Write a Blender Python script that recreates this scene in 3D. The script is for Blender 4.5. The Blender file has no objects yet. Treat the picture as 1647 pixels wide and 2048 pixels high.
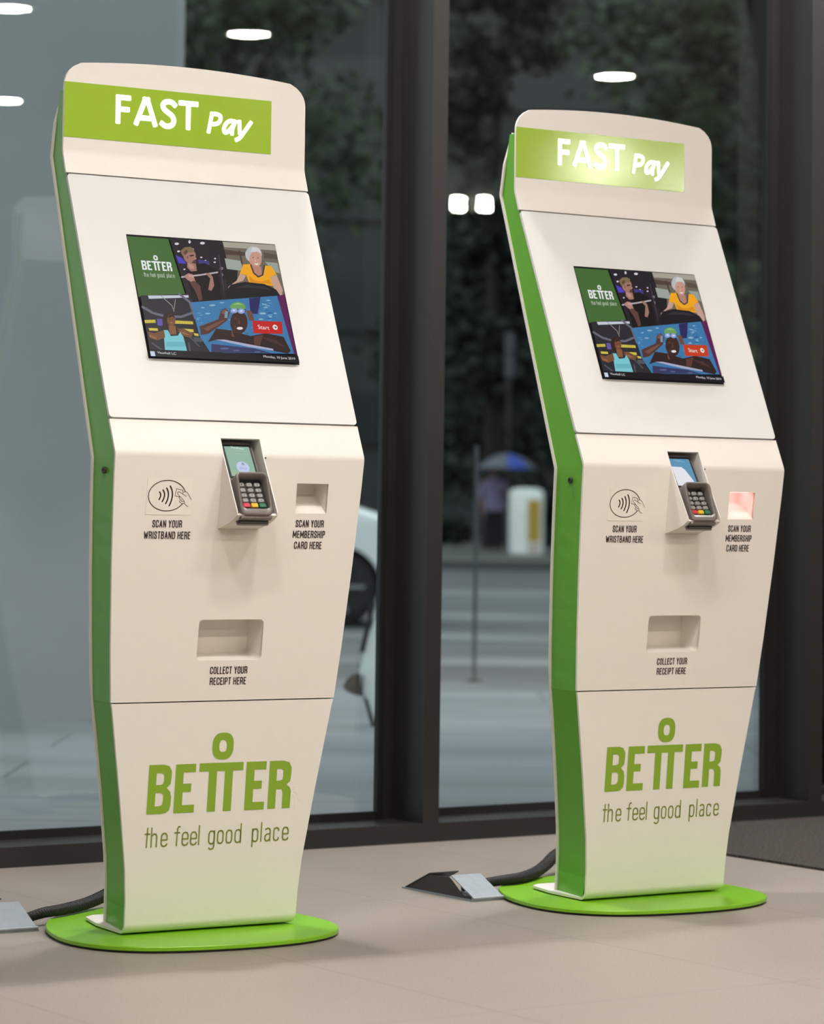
import bpy, math, random
from mathutils import Vector, Matrix
from mathutils.geometry import delaunay_2d_cdt, tessellate_polygon

random.seed(7)
scene = bpy.context.scene
COL = scene.collection

# ------------------------------------------------------------------ camera
F_PX, IMG_W, IMG_H = 5990.66, 1647.0, 2048.0
PITCH, ROLL, CAM_Z, PP_Y = 0.0669, 0.0138, 0.7797, -396.2
cp, sp, cr, sr = math.cos(PITCH), math.sin(PITCH), math.cos(ROLL), math.sin(ROLL)
fwd = Vector((0, cp, sp)); up0 = Vector((0, -sp, cp)); x0 = Vector((1, 0, 0))
right = x0 * cr + up0 * sr
upv = x0 * (-sr) + up0 * cr
cam_data = bpy.data.cameras.new('camera')
cam = bpy.data.objects.new('camera', cam_data); COL.objects.link(cam)
cam.matrix_world = Matrix(((right.x, upv.x, -fwd.x, 0), (right.y, upv.y, -fwd.y, 0), (right.z, upv.z, -fwd.z, CAM_Z), (0, 0, 0, 1)))
cam_data.sensor_fit = 'HORIZONTAL'; cam_data.sensor_width = 24.0
cam_data.lens = F_PX * 24.0 / IMG_W
cam_data.shift_y = PP_Y / IMG_W
cam_data.clip_start = 0.05; cam_data.clip_end = 400
cam_data.dof.use_dof = True
cam_data.dof.focus_distance = 5.7
cam_data.dof.aperture_fstop = 4.2
scene.camera = cam

# ------------------------------------------------------------------ world, exposure
SKY = 1.55
LAMP = 560.0
world = bpy.data.worlds.new('overcast_sky'); scene.world = world; world.use_nodes = True
bg = world.node_tree.nodes['Background']
bg.inputs[0].default_value = (0.86, 0.94, 1.0, 1); bg.inputs[1].default_value = SKY
vs = scene.view_settings
vs.view_transform = 'Standard'; vs.look = 'None'; vs.exposure = 0.0; vs.gamma = 1.0; vs.use_curve_mapping = False
try:
    cy = scene.cycles
    cy.max_bounces = 10; cy.diffuse_bounces = 5; cy.glossy_bounces = 5; cy.transparent_max_bounces = 16
    cy.transmission_bounces = 6; cy.sample_clamp_indirect = 4.0; cy.caustics_reflective = False; cy.caustics_refractive = False
    cy.use_denoising = True
except Exception:
    pass

# ------------------------------------------------------------------ wall frame: x along the glass wall, y outdoors (+) / room (-)
WALL_A = 0.602
WALL_O = Vector((0, 7.18, 0))
WM = Matrix.Translation(WALL_O) @ Matrix.Rotation(WALL_A, 4, 'Z')
def WP(x, y, z=0.0): return WM @ Vector((x, y, z))

# ------------------------------------------------------------------ materials
def lin(c):
    c = c / 255.0
    return c / 12.92 if c <= 0.04045 else ((c + 0.055) / 1.055) ** 2.4
def srgb(r, g, b): return (lin(r), lin(g), lin(b))
MATS = {}
def mat(name, color, rough=0.5, metal=0.0, spec=0.5, noise=None, bump=None, emit=None, estr=1.0, coat=0.0):
    if name in MATS: return MATS[name]
    m = bpy.data.materials.new(name); m.use_nodes = True
    nt = m.node_tree; b = nt.nodes['Principled BSDF']
    b.inputs['Base Color'].default_value = (*color, 1)
    b.inputs['Roughness'].default_value = rough
    b.inputs['Metallic'].default_value = metal
    b.inputs['Specular IOR Level'].default_value = spec
    if coat: b.inputs['Coat Weight'].default_value = coat; b.inputs['Coat Roughness'].default_value = 0.05
    if emit is not None:
        b.inputs['Emission Color'].default_value = (*emit, 1); b.inputs['Emission Strength'].default_value = estr
    if noise or bump:
        tc = nt.nodes.new('ShaderNodeTexCoord')
    if noise:                       # (scale, amount, detail)
        n = nt.nodes.new('ShaderNodeTexNoise'); n.inputs['Scale'].default_value = noise[0]; n.inputs['Detail'].default_value = noise[2] if len(noise) > 2 else 3
        nt.links.new(tc.outputs['Object'], n.inputs['Vector'])
        r = nt.nodes.new('ShaderNodeMapRange'); r.inputs[1].default_value = 0.25; r.inputs[2].default_value = 0.75
        r.inputs[3].default_value = 1 - noise[1]; r.inputs[4].default_value = 1 + noise[1]
        nt.links.new(n.outputs['Fac'], r.inputs[0])
        mx = nt.nodes.new('ShaderNodeVectorMath'); mx.operation = 'SCALE'
        mx.inputs[0].default_value = color
        nt.links.new(r.outputs[0], mx.inputs['Scale']); nt.links.new(mx.outputs[0], b.inputs['Base Color'])
    if bump:                        # (scale, strength, distance)
        n2 = nt.nodes.new('ShaderNodeTexNoise'); n2.inputs['Scale'].default_value = bump[0]; n2.inputs['Detail'].default_value = 2
        nt.links.new(tc.outputs['Object'], n2.inputs['Vector'])
        bp = nt.nodes.new('ShaderNodeBump'); bp.inputs['Strength'].default_value = bump[1]; bp.inputs['Distance'].default_value = bump[2]
        nt.links.new(n2.outputs['Fac'], bp.inputs['Height']); nt.links.new(bp.outputs[0], b.inputs['Normal'])
    MATS[name] = m
    return m

M_WHITE = mat('white_powder_coat', (0.80, 0.765, 0.725), 0.42, spec=0.35, noise=(60, 0.01))
M_GLASSWHITE = mat('white_back_painted_glass', (0.725, 0.725, 0.72), 0.32, spec=0.15, noise=(30, 0.008))
M_GREEN = mat('green_powder_coat', (0.125, 0.40, 0.020), 0.38, spec=0.45, noise=(40, 0.02))
M_PLATE = mat('lime_powder_coat', (0.205, 0.49, 0.018), 0.34, spec=0.4, noise=(40, 0.02))
M_SIGN = mat('lime_sign_film', (0.32, 0.48, 0.045), 0.09, spec=0.6, bump=(420, 0.5, 0.00009), emit=(0.30, 0.50, 0.03), estr=0.08)
M_LIT = mat('lit_white_lettering', (0.8, 0.8, 0.8), 0.5, emit=(0.93, 1.0, 0.95), estr=0.9)
M_LOGO = mat('logo_green_print', (0.235, 0.395, 0.025), 0.5)
M_TAG = mat('tagline_green_print', (0.25, 0.295, 0.058), 0.5)
M_INK = mat('dark_brown_print', (0.022, 0.012, 0.011), 0.55)
M_RUBBER = mat('black_rubber', (0.012, 0.012, 0.012), 0.7, noise=(80, 0.2))
M_FRAME = mat('black_aluminium_frame', (0.0205, 0.020, 0.0198), 0.42, spec=0.45, noise=(25, 0.06))
M_GASKET = mat('black_gasket', (0.004, 0.004, 0.004), 0.7, noise=(40, 0.1))
M_STICKER = mat('pale_sticker', (0.83, 0.79, 0.74), 0.4, noise=(50, 0.01))
M_TERM = mat('grey_terminal_plastic', (0.17, 0.148, 0.138), 0.32, metal=0.25, noise=(90, 0.04))
M_TERMLT = mat('silver_terminal_plastic', (0.36, 0.33, 0.31), 0.28, metal=0.4, noise=(90, 0.04))
M_DARK = mat('near_black_plastic', (0.012, 0.011, 0.011), 0.35)
M_KEY = mat('grey_key', (0.34, 0.33, 0.33), 0.5)
M_KEYR = mat('red_key', (0.62, 0.05, 0.09), 0.5)
M_KEYY = mat('yellow_key', (0.75, 0.50, 0.03), 0.5)
M_KEYG = mat('green_key', (0.03, 0.19, 0.10), 0.5)
M_STEEL = mat('brushed_steel', (0.25, 0.285, 0.315), 0.45, metal=0.4, noise=(70, 0.08))
M_STEELD = mat('dark_steel', (0.03, 0.026, 0.025), 0.5, noise=(70, 0.15))
M_BRAID = mat('black_braided_sleeve', (0.010, 0.009, 0.009), 0.6, noise=(300, 0.5))

def emit_mat(name, color, s=1.0):
    if name in MATS: return MATS[name]
    m = bpy.data.materials.new(name); m.use_nodes = True
    nt = m.node_tree; nt.nodes.clear()
    e = nt.nodes.new('ShaderNodeEmission'); o = nt.nodes.new('ShaderNodeOutputMaterial')
    e.inputs[0].default_value = (*color, 1); e.inputs[1].default_value = s
    nt.links.new(e.outputs[0], o.inputs[0]); MATS[name] = m
    return m
def screen_mat():
    m = bpy.data.materials.new('display_pixels'); m.use_nodes = True
    nt = m.node_tree; b = nt.nodes['Principled BSDF']
    a = nt.nodes.new('ShaderNodeAttribute'); a.attribute_name = 'Col'
    b.inputs['Base Color'].default_value = (0.004, 0.004, 0.004, 1); b.inputs['Roughness'].default_value = 0.3; b.inputs['Specular IOR Level'].default_value = 0.08
    nt.links.new(a.outputs['Color'], b.inputs['Emission Color']); b.inputs['Emission Strength'].default_value = 0.95
    return m
M_SCREEN = screen_mat()

def glass_mat():
    m = bpy.data.materials.new('window_glass'); m.use_nodes = True
    nt = m.node_tree; nt.nodes.clear()
    o = nt.nodes.new('ShaderNodeOutputMaterial'); mix = nt.nodes.new('ShaderNodeMixShader')
    fr = nt.nodes.new('ShaderNodeFresnel'); fr.inputs[0].default_value = 1.5
    t = nt.nodes.new('ShaderNodeBsdfTransparent'); t.inputs[0].default_value = (0.93, 0.965, 0.95, 1)
    g = nt.nodes.new('ShaderNodeBsdfGlossy'); g.inputs['Roughness'].default_value = 0.0; g.inputs[0].default_value = (0.95, 1, 0.98, 1)
    nt.links.new(fr.outputs[0], mix.inputs[0]); nt.links.new(t.outputs[0], mix.inputs[1]); nt.links.new(g.outputs[0], mix.inputs[2])
    nt.links.new(mix.outputs[0], o.inputs[0])
    return m
M_GLASS = glass_mat()

def floor_mat():
    m = bpy.data.materials.new('speckled_vinyl_floor'); m.use_nodes = True
    nt = m.node_tree; b = nt.nodes['Principled BSDF']; L = nt.links.new
    tc = nt.nodes.new('ShaderNodeTexCoord')
    n1 = nt.nodes.new('ShaderNodeTexNoise'); n1.inputs['Scale'].default_value = 260; n1.inputs['Detail'].default_value = 2
    n2 = nt.nodes.new('ShaderNodeTexNoise'); n2.inputs['Scale'].default_value = 1.6; n2.inputs['Detail'].default_value = 4
    L(tc.outputs['Object'], n1.inputs['Vector']); L(tc.outputs['Object'], n2.inputs['Vector'])
    r1 = nt.nodes.new('ShaderNodeMapRange'); r1.inputs[1].default_value = .3; r1.inputs[2].default_value = .7; r1.inputs[3].default_value = .86; r1.inputs[4].default_value = 1.14
    r2 = nt.nodes.new('ShaderNodeMapRange'); r2.inputs[1].default_value = .3; r2.inputs[2].default_value = .7; r2.inputs[3].default_value = .95; r2.inputs[4].default_value = 1.05
    L(n1.outputs['Fac'], r1.inputs[0]); L(n2.outputs['Fac'], r2.inputs[0])
    mu = nt.nodes.new('ShaderNodeMath'); mu.operation = 'MULTIPLY'; L(r1.outputs[0], mu.inputs[0]); L(r2.outputs[0], mu.inputs[1])
    # tile joints: a thin darker line every 0.63 m along x (sheet joints), 1.2 m along y
    sep = nt.nodes.new('ShaderNodeSeparateXYZ'); L(tc.outputs['Object'], sep.inputs[0])
    def joint(out, period, off, w):
        a = nt.nodes.new('ShaderNodeMath'); a.operation = 'ADD'; a.inputs[1].default_value = off; L(out, a.inputs[0])
        f = nt.nodes.new('ShaderNodeMath'); f.operation = 'FLOORED_MODULO'; f.inputs[1].default_value = period; L(a.outputs[0], f.inputs[0])
        c = nt.nodes.new('ShaderNodeMath'); c.operation = 'LESS_THAN'; c.inputs[1].default_value = w; L(f.outputs[0], c.inputs[0])
        return c
    j1 = joint(sep.outputs[0], 0.61, 1.843 + 0.61 * 4 , 0.0022); j2 = joint(sep.outputs[1], 0.61, 1.45, 0.0018)
    mxj = nt.nodes.new('ShaderNodeMath'); mxj.operation = 'MAXIMUM'; L(j1.outputs[0], mxj.inputs[0]); L(j2.outputs[0], mxj.inputs[1])
    jr = nt.nodes.new('ShaderNodeMapRange'); jr.inputs[3].default_value = 1.0; jr.inputs[4].default_value = 0.62; L(mxj.outputs[0], jr.inputs[0])
    m2 = nt.nodes.new('ShaderNodeMath'); m2.operation = 'MULTIPLY'; L(mu.outputs[0], m2.inputs[0]); L(jr.outputs[0], m2.inputs[1])
    sc = nt.nodes.new('ShaderNodeVectorMath'); sc.operation = 'SCALE'; sc.inputs[0].default_value = (0.28, 0.243, 0.213)
    L(m2.outputs[0], sc.inputs['Scale']); L(sc.outputs[0], b.inputs['Base Color'])
    b.inputs['Roughness'].default_value = 0.5; b.inputs['Specular IOR Level'].default_value = 0.4
    bp = nt.nodes.new('ShaderNodeBump'); bp.inputs['Strength'].default_value = 0.15; bp.inputs['Distance'].default_value = 0.001
    L(n1.outputs['Fac'], bp.inputs['Height']); L(bp.outputs[0], b.inputs['Normal'])
    return m
M_FLOOR = floor_mat()

def mat_carpet():
    m = mat('dark_speckled_mat', (0.062, 0.054, 0.049), 0.95, spec=0.1, noise=(170, 0.75, 4), bump=(170, 0.6, 0.004))
    return m
M_MAT = mat_carpet()

# ------------------------------------------------------------------ mesh builder
class MB:
    def __init__(self): self.v = []; self.f = []; self.s = []; self.c = []; self.m = []
    def vert(self, p): self.v.append(tuple(p)); return len(self.v) - 1
    def face(self, idx, smooth=False, col=None, mi=0):
        self.f.append(tuple(idx)); self.s.append(smooth); self.c.append(col); self.m.append(mi)
    def poly(self, pts, smooth=False, col=None, mi=0):
        self.face([self.vert(p) for p in pts], smooth, col, mi)
    def box(self, x0, x1, y0, y1, z0, z1, fn=lambda p: p):
        P = [fn(Vector(p)) for p in ((x0, y0, z0), (x1, y0, z0), (x1, y1, z0), (x0, y1, z0), (x0, y0, z1), (x1, y0, z1), (x1, y1, z1), (x0, y1, z1))]
        b = [self.vert(p) for p in P]
        for q in ((0, 3, 2, 1), (4, 5, 6, 7), (0, 1, 5, 4), (1, 2, 6, 5), (2, 3, 7, 6), (3, 0, 4, 7)): self.face([b[i] for i in q])
    def loft(self, rings, closed=True, cap0=True, cap1=True, smooth=True):
        R = [[self.vert(p) for p in r] for r in rings]; n = len(R[0])
        for a, b in zip(R, R[1:]):
            for i in range(n if closed else n - 1):
                j = (i + 1) % n
                self.face((a[i], a[j], b[j], b[i]), smooth)
        if cap0: self.poly([self.v[i] for i in reversed(R[0])])
        if cap1: self.poly([self.v[i] for i in R[-1]])
    def tube(self, pts, rad, n=12, smooth=True, caps=True):
        pts = [Vector(p) for p in pts]; rings = []
        t0 = (pts[1] - pts[0]).normalized(); ref = Vector((0, 0, 1)) if abs(t0.z) < .9 else Vector((1, 0, 0))
        a = t0.cross(ref).normalized()
        for i, p in enumerate(pts):
            t = (pts[min(i + 1, len(pts) - 1)] - pts[max(i - 1, 0)]).normalized()
            a = (a - t * a.dot(t)).normalized(); b = t.cross(a)
            r = rad[i] if isinstance(rad, (list, tuple)) else rad
            rings.append([p + (a * math.cos(k * 2 * math.pi / n) + b * math.sin(k * 2 * math.pi / n)) * r for k in range(n)])
        self.loft(rings, True, caps, caps, smooth)
    def lathe(self, prof, n=32, fn=lambda p: p, smooth=True):
        self.loft([[fn(Vector((r * math.cos(k * 2 * math.pi / n), r * math.sin(k * 2 * math.pi / n), z))) for k in range(n)] for r, z in prof], True, True, True, smooth)
    def prism(self, poly, lo, hi):         # lo / hi map a 2D point to 3D
        tris = tessellate_polygon([[Vector((p[0], p[1], 0)) for p in poly]])
        A = [self.vert(lo(*p)) for p in poly]; B = [self.vert(hi(*p)) for p in poly]
        for t in tris:
            self.face([A[i] for i in t]); self.face([B[i] for i in reversed(t)])
        n = len(poly)
        for i in range(n):
            j = (i + 1) % n
            self.poly([self.v[A[i]], self.v[A[j]], self.v[B[j]], self.v[B[i]]])
    def build(self, name, material, parent=None, fix=True):
        me = bpy.data.meshes.new(name)
        me.from_pydata(self.v, [], self.f)
        for p, s, mi in zip(me.polygons, self.s, self.m): p.use_smooth = s; p.material_index = mi
        if any(c is not None for c in self.c):
            ca = me.color_attributes.new('Col', 'FLOAT_COLOR', 'CORNER')
            for p, c in zip(me.polygons, self.c):
                for li in p.loop_indices: ca.data[li].color = (*(c or (0, 0, 0)), 1)
        for mm in (material if isinstance(material, (list, tuple)) else [material]): me.materials.append(mm)
        me.update()
        if fix:
            import bmesh
            bm = bmesh.new(); bm.from_mesh(me); bmesh.ops.recalc_face_normals(bm, faces=bm.faces); bm.to_mesh(me); bm.free()
        o = bpy.data.objects.new(name, me); COL.objects.link(o)
        if parent is not None: o.parent = parent
        return o

def thing(name, label, cat, loc=(0, 0, 0), rz=0.0, group=None):
    o = bpy.data.objects.new(name, None); COL.objects.link(o)
    o.empty_display_size = 0.1
    o.location = loc; o.rotation_euler = (0, 0, rz); o['label'] = label; o['category'] = cat
    if group: o['group'] = group
    return o
def tag(o, label, cat, group=None):
    o['label'] = label; o['category'] = cat
    if group: o['group'] = group
    return o
def struct(o, label=None, cat=None):
    o['kind'] = 'structure'
    if label: o['label'] = label
    if cat: o['category'] = cat
    return o
def in_wall(o): o.location = WALL_O; o.rotation_euler = (0, 0, WALL_A); return o

def inside(p, poly):
    x, y = p; r = False; n = len(poly)
    for i in range(n):
        x1, y1 = poly[i]; x2, y2 = poly[(i + 1) % n]
        if (y1 > y) != (y2 > y) and x < (x2 - x1) * (y - y1) / (y2 - y1) + x1: r = not r
    return r

# ------------------------------------------------------------------ stroke lettering
def ell(cx, cy, rx, ry, a0, a1, n=12):
    return [(cx + rx * math.cos(math.radians(a0 + (a1 - a0) * i / n)), cy + ry * math.sin(math.radians(a0 + (a1 - a0) * i / n))) for i in range(n + 1)]
# upper case, x and y from 0 to 1 inside the letter box
UP = {
 'A': (1.0, [[(0, 0), (.5, 1), (1, 0)], [(.17, .3), (.83, .3)]]),
 'B': (.95, [[(0, 0), (0, 1), (.5, 1), (.8, .96), (.95, .85), (.95, .7), (.82, .57), (.5, .52), (0, .52)], [(.5, .52), (.88, .45), (1, .33), (1, .18), (.85, .04), (.5, 0), (0, 0)]]),
 'C': (.95, [[(1, .7), (1, .84), (.85, .96), (.5, 1), (.15, .96), (0, .84), (0, .16), (.15, .04), (.5, 0), (.85, .04), (1, .16), (1, .3)]]),
 'D': (.95, [[(0, 0), (0, 1), (.5, 1), (.85, .96), (1, .84), (1, .16), (.85, .04), (.5, 0), (0, 0)]]),
 'E': (.8, [[(1, 0), (0, 0), (0, 1), (1, 1)], [(0, .52), (.85, .52)]]),
 'F': (.8, [[(0, 0), (0, 1), (1, 1)], [(0, .5), (.88, .5)]]),
 'H': (.95, [[(0, 0), (0, 1)], [(1, 0), (1, 1)], [(0, .5), (1, .5)]]),
 'I': (.16, [[(.5, 0), (.5, 1)]]),
 'L': (.75, [[(0, 1), (0, 0), (1, 0)]]),
 'M': (1.25, [[(0, 0), (0, 1), (.5, .25), (1, 1), (1, 0)]]),
 'N': (1.0, [[(0, 0), (0, 1), (1, 0), (1, 1)]]),
 'O': (.95, [[(0, .5), (0, .84), (.15, .96), (.5, 1), (.85, .96), (1, .84), (1, .16), (.85, .04), (.5, 0), (.15, .04), (0, .16), (0, .5)]]),
 'P': (.9, [[(0, 0), (0, 1), (.55, 1), (.88, .95), (1, .82), (1, .63), (.88, .5), (.55, .45), (0, .45)]]),
 'R': (.95, [[(0, 0), (0, 1), (.55, 1), (.88, .95), (1, .83), (1, .65), (.88, .53), (.55, .48), (0, .48)], [(.5, .48), (.85, .42), (1, .3), (1, 0)]]),
 'S': (.95, [[(1, .72), (.98, .86), (.82, .97), (.5, 1), (.18, .97), (.02, .85), (.02, .72), (.2, .58), (.8, .42), (.98, .28), (.98, .15), (.82, .03), (.5, 0), (.18, .03), (.02, .14), (0, .28)]]),
 'T': (.9, [[(0, 1), (1, 1)], [(.5, 0), (.5, 1)]]),
 'U': (.95, [[(0, 1), (0, .16), (.15, .04), (.5, 0), (.85, .04), (1, .16), (1, 1)]]),
 'W': (1.4, [[(0, 1), (.24, 0), (.5, .8), (.76, 0), (1, 1)]]),
 'Y': (.95, [[(0, 1), (.5, .45), (1, 1)], [(.5, 0), (.5, .45)]]),
}
def strokes_upper(text, x, y, h, w, t, gap, space, slant=0.0):
    out = []
    for ch in text:
        if ch == ' ': x += space; continue
        k, st = UP[ch]; gw = max(w * k, t)
        for s in st:
            out.append([(x + t / 2 + px * (gw - t) + slant * py * h, y + t / 2 + py * (h - t)) for px, py in s])
        x += gw + gap
    return out, x - gap
def put_upper(text, cx, y, total, h, t):
    """lettering of the given total width centred on cx"""
    w = h * 0.42
    for _ in range(30):
        o, e = strokes_upper(text, 0, y, h, w, t, h * .085, h * .26)
        w *= 1 + 0.8 * (total - e) / total
    o, e = strokes_upper(text, cx - e / 2, y, h, w, t, h * .085, h * .26)
    return o
def stroke_polys(strokes, t, n=10):
    polys = []
    for s in strokes:
        for (ax, ay), (bx, by) in zip(s, s[1:]):
            L = math.hypot(bx - ax, by - ay)
            if L < 1e-9: continue
            nx, ny = -(by - ay) / L * t / 2, (bx - ax) / L * t / 2
            polys.append([(ax + nx, ay + ny), (ax - nx, ay - ny), (bx - nx, by - ny), (bx + nx, by + ny)])
        for (ax, ay) in s: polys.append([(ax + t / 2 * math.cos(k * 2 * math.pi / n), ay + t / 2 * math.sin(k * 2 * math.pi / n)) for k in range(n)])
    return polys
def block_strokes(strokes, t, rc, n=10):
    """strokes with squared ends whose corners are rounded by rc, round joins inside"""
    polys = []
    for s in strokes:
        for i, ((ax, ay), (bx, by)) in enumerate(zip(s, s[1:])):
            L = math.hypot(bx - ax, by - ay); ux, uy = (bx - ax) / L, (by - ay) / L; nx, ny = -uy, ux
            def q(a, b): return (ax + ux * a + nx * b, ay + uy * a + ny * b)
            first, last = i == 0, i == len(s) - 2
            a0 = -t / 2 + rc if first else 0.0; a1 = L + t / 2 - rc if last else L
            polys.append([q(a0, t / 2), q(a0, -t / 2), q(a1, -t / 2), q(a1, t / 2)])
            for on, a, d in ((first, a0, -1), (last, a1, 1)):
                if not on: continue
                polys.append([q(a, t / 2 - rc), q(a, rc - t / 2), q(a + d * rc, rc - t / 2), q(a + d * rc, t / 2 - rc)])
                for sg in (-1, 1):
                    c = q(a, sg * (t / 2 - rc)); polys.append([(c[0] + rc * math.cos(k * 2 * math.pi / n), c[1] + rc * math.sin(k * 2 * math.pi / n)) for k in range(n)])
        for (ax, ay) in s[1:-1]: polys.append([(ax + t / 2 * math.cos(k * 2 * math.pi / 16), ay + t / 2 * math.sin(k * 2 * math.pi / 16)) for k in range(16)])
    return polys
def smooth_stroke(p, n=6):
    out = []
    for i in range(len(p) - 1):
        p0, p1, p2, p3 = p[max(i - 1, 0)], p[i], p[i + 1], p[min(i + 2, len(p) - 1)]
        for k in range(n):
            u = k / n
            out.append(tuple(.5 * (2 * p1[a] + (p2[a] - p0[a]) * u + (2 * p0[a] - 5 * p1[a] + 4 * p2[a] - p3[a]) * u * u + (3 * p1[a] - p0[a] - 3 * p2[a] + p3[a]) * u ** 3) for a in (0, 1)))
    return out + [tuple(p[-1])]
def font_polys(text, size):
    """built-in font outline triangles; returns tris and (xmin, xmax)"""
    cu = bpy.data.curves.new('tmp_text', 'FONT'); cu.body = text; cu.size = size; cu.resolution_u = 4
    ob = bpy.data.objects.new('tmp_text', cu); COL.objects.link(ob)
    dg = bpy.context.evaluated_depsgraph_get(); me = ob.evaluated_get(dg).to_mesh()
    tr = []
    me.calc_loop_triangles()
    for t in me.loop_triangles: tr.append([(me.vertices[i].co.x, me.vertices[i].co.y) for i in t.vertices])
    xs = [p[0] for q in tr for p in q]
    ob.evaluated_get(dg).to_mesh_clear()
    bpy.data.objects.remove(ob); bpy.data.curves.remove(cu)
    return tr, (min(xs), max(xs))
def fit_text(text, x0, x1, y, h):
    """font text between x0 and x1 on baseline y with cap height h"""
    tr, (a, b) = font_polys(text, 1.0)
    k = (x1 - x0) / (b - a)
    return [[(x0 + (p[0] - a) * k, y + p[1] * h / 0.73) for p in q] for q in tr]

# ------------------------------------------------------------------ kiosk profile (metres; x right, y back, z up)
class Profile:
    """folded sheet: polyline of (y, z) with a fillet radius per inner vertex"""
    def __init__(self, pts, radii):
        path = [Vector(pts[0])]
        for i in range(1, len(pts) - 1):
            p, a, b = Vector(pts[i]), Vector(pts[i - 1]), Vector(pts[i + 1])
            d1, d2 = (a - p).normalized(), (b - p).normalized()
            ang = math.acos(max(-1, min(1, d1.dot(d2)))); r = radii[i - 1]
            tl = r / math.tan(ang / 2)
            c = p + (d1 + d2).normalized() * (r / math.sin(ang / 2))
            s, e = p + d1 * tl, p + d2 * tl
            for k in range(9):
                f = k / 8.0; q = s.lerp(e, f); path.append(c + (q - c).normalized() * r)
        path.append(Vector(pts[-1]))
        self.p = path; self.s = [0.0]
        for a, b in zip(path, path[1:]): self.s.append(self.s[-1] + (b - a).length)
        self.L = self.s[-1]
    def at(self, s):
        i = 0
        while i < len(self.s) - 2 and s > self.s[i + 1]: i += 1
        a, b = self.p[i], self.p[i + 1]; d = (b - a) / (self.s[i + 1] - self.s[i])
        return a + d * (s - self.s[i]), d
    def cuts(self): return self.s[1:-1]
    def map(self, x, s, off=0.0):
        q, d = self.at(s)
        # normal averaged around the point so bends stay smooth
        _, d0 = self.at(s - 0.0004); _, d1 = self.at(s + 0.0004); d = (d0 + d1).normalized()
        return Vector((x, q.x - d.y * off, q.y + d.x * off))

def sheet(mb, outline, holes, prof, thick, off=0.0):
    """sheet of (x, s) with holes, folded along the profile, front at off, back at off - thick"""
    vs_, es = [], []
    for loop in [outline] + holes:
        b = len(vs_); vs_ += [Vector(p) for p in loop]
        es += [(b + i, b + (i + 1) % len(loop)) for i in range(len(loop))]
    s0 = min(p[1] for p in outline); s1 = max(p[1] for p in outline)
    for c in prof.cuts():
        if s0 < c < s1:
            b = len(vs_); vs_ += [Vector((-1, c)), Vector((1, c))]; es.append((b, b + 1))
    V, E, Fc, _, _, _ = delaunay_2d_cdt(vs_, es, [], 0, 1e-6)
    fr = {}
    def fv(i, o):
        if (i, o) not in fr: fr[(i, o)] = mb.vert(prof.map(V[i].x, V[i].y, o))
        return fr[(i, o)]
    cnt = {}
    for f in Fc:
        c = sum((V[i] for i in f), Vector((0, 0))) / len(f)
        if not inside(c, outline) or any(inside(c, h) for h in holes): continue
        mb.face([fv(i, off) for i in f], True); mb.face([fv(i, off - thick) for i in reversed(f)], True)
        for k in range(len(f)):
            e = (f[k], f[(k + 1) % len(f)])
            if (e[1], e[0]) in cnt: del cnt[(e[1], e[0])]
            else: cnt[e] = 1
    for a, b in cnt:
        mb.poly([prof.map(V[a].x, V[a].y, off), prof.map(V[b].x, V[b].y, off), prof.map(V[b].x, V[b].y, off - thick), prof.map(V[a].x, V[a].y, off - thick)])

def rrect(x0, x1, y0, y1, r, n=6):
    out = []
    for cx, cy_, a in ((x1 - r, y0 + r, -90), (x1 - r, y1 - r, 0), (x0 + r, y1 - r, 90), (x0 + r, y0 + r, 180)):
        out += ell(cx, cy_, r, r, a, a + 90, n)
    return out
def lerp_tab(tab, s):
    for (a, va), (b, vb) in zip(tab, tab[1:]):
        if s <= b: return va + (vb - va) * (s - a) / (b - a)
    return tab[-1][1]

F0 = (-.032, .0145); F1 = (-.069, .4333); F2 = (-.1221, .8832); F3 = (-.0941, .9454); F4 = (.1044, 1.4060); F5 = (.1200, 1.4483); F6 = (.1211, 1.70)
LOW_L = math.hypot(F1[0] - F0[0], F1[1] - F0[1]); MID_L = math.hypot(F2[0] - F1[0], F2[1] - F1[1]); SH_L = math.hypot(F3[0] - F2[0], F3[1] - F2[1])
SCR_L = math.hypot(F4[0] - F3[0], F4[1] - F3[1]); HN_L = math.hypot(F5[0] - F4[0], F5[1] - F4[1])
W_LOW = [(0, .178), (.06, .1795), (.1187, .1843), (.25, .2035), (.411, .2298), (LOW_L, .2330)]
W_MID = [(0, .2330), (.1, .2415), (.25, .2515), (.40, .2590), (MID_L, .2605), (MID_L + SH_L, .2605)]
FOOT = 0.235
P_LOW = Profile([(F0[0] + FOOT, .0145), F0, F1], [.020])
FOOT_S = P_LOW.L - LOW_L          # s of the front face zero
P_MID = Profile([F1, F2, F3], [.022])
P_SCR = Profile([F3, F4], [])
P_HD = Profile([F4, F5, F6], [.035])
B0 = (.104, .0145); B2 = (-.0282, .8762); B5 = (.1716, 1.4434); B6 = (.1472, 1.5703)
P_BACK = Profile([B0, B2, B5, B6], [.012, .010])
BL = math.hypot(B2[0] - B0[0], B2[1] - B0[1])
HW = .2604
def head_outline():
    side = [(.2608, .0018), (.2608, HN_L + .124), (.2600, HN_L + .134), (.2570, HN_L + .1435), (.2505, HN_L + .1535), (.2400, HN_L + .1625), (.2260, HN_L + .1695)]
    top = [(.2260 - .452 * i / 16, HN_L + .1695 + .0112 * (1 - (1 - i / 8.0) ** 2)) for i in range(1, 16)]
    return side + top + [(-x, s) for x, s in reversed(side)]
def width_front(z):
    if z <= F1[1]: return lerp_tab(W_LOW, (z - F0[1]) / (F1[1] - F0[1]) * LOW_L)
    if z <= F3[1]: return lerp_tab(W_MID, (z - F1[1]) / (F3[1] - F1[1]) * (MID_L + SH_L))
    return HW
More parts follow.
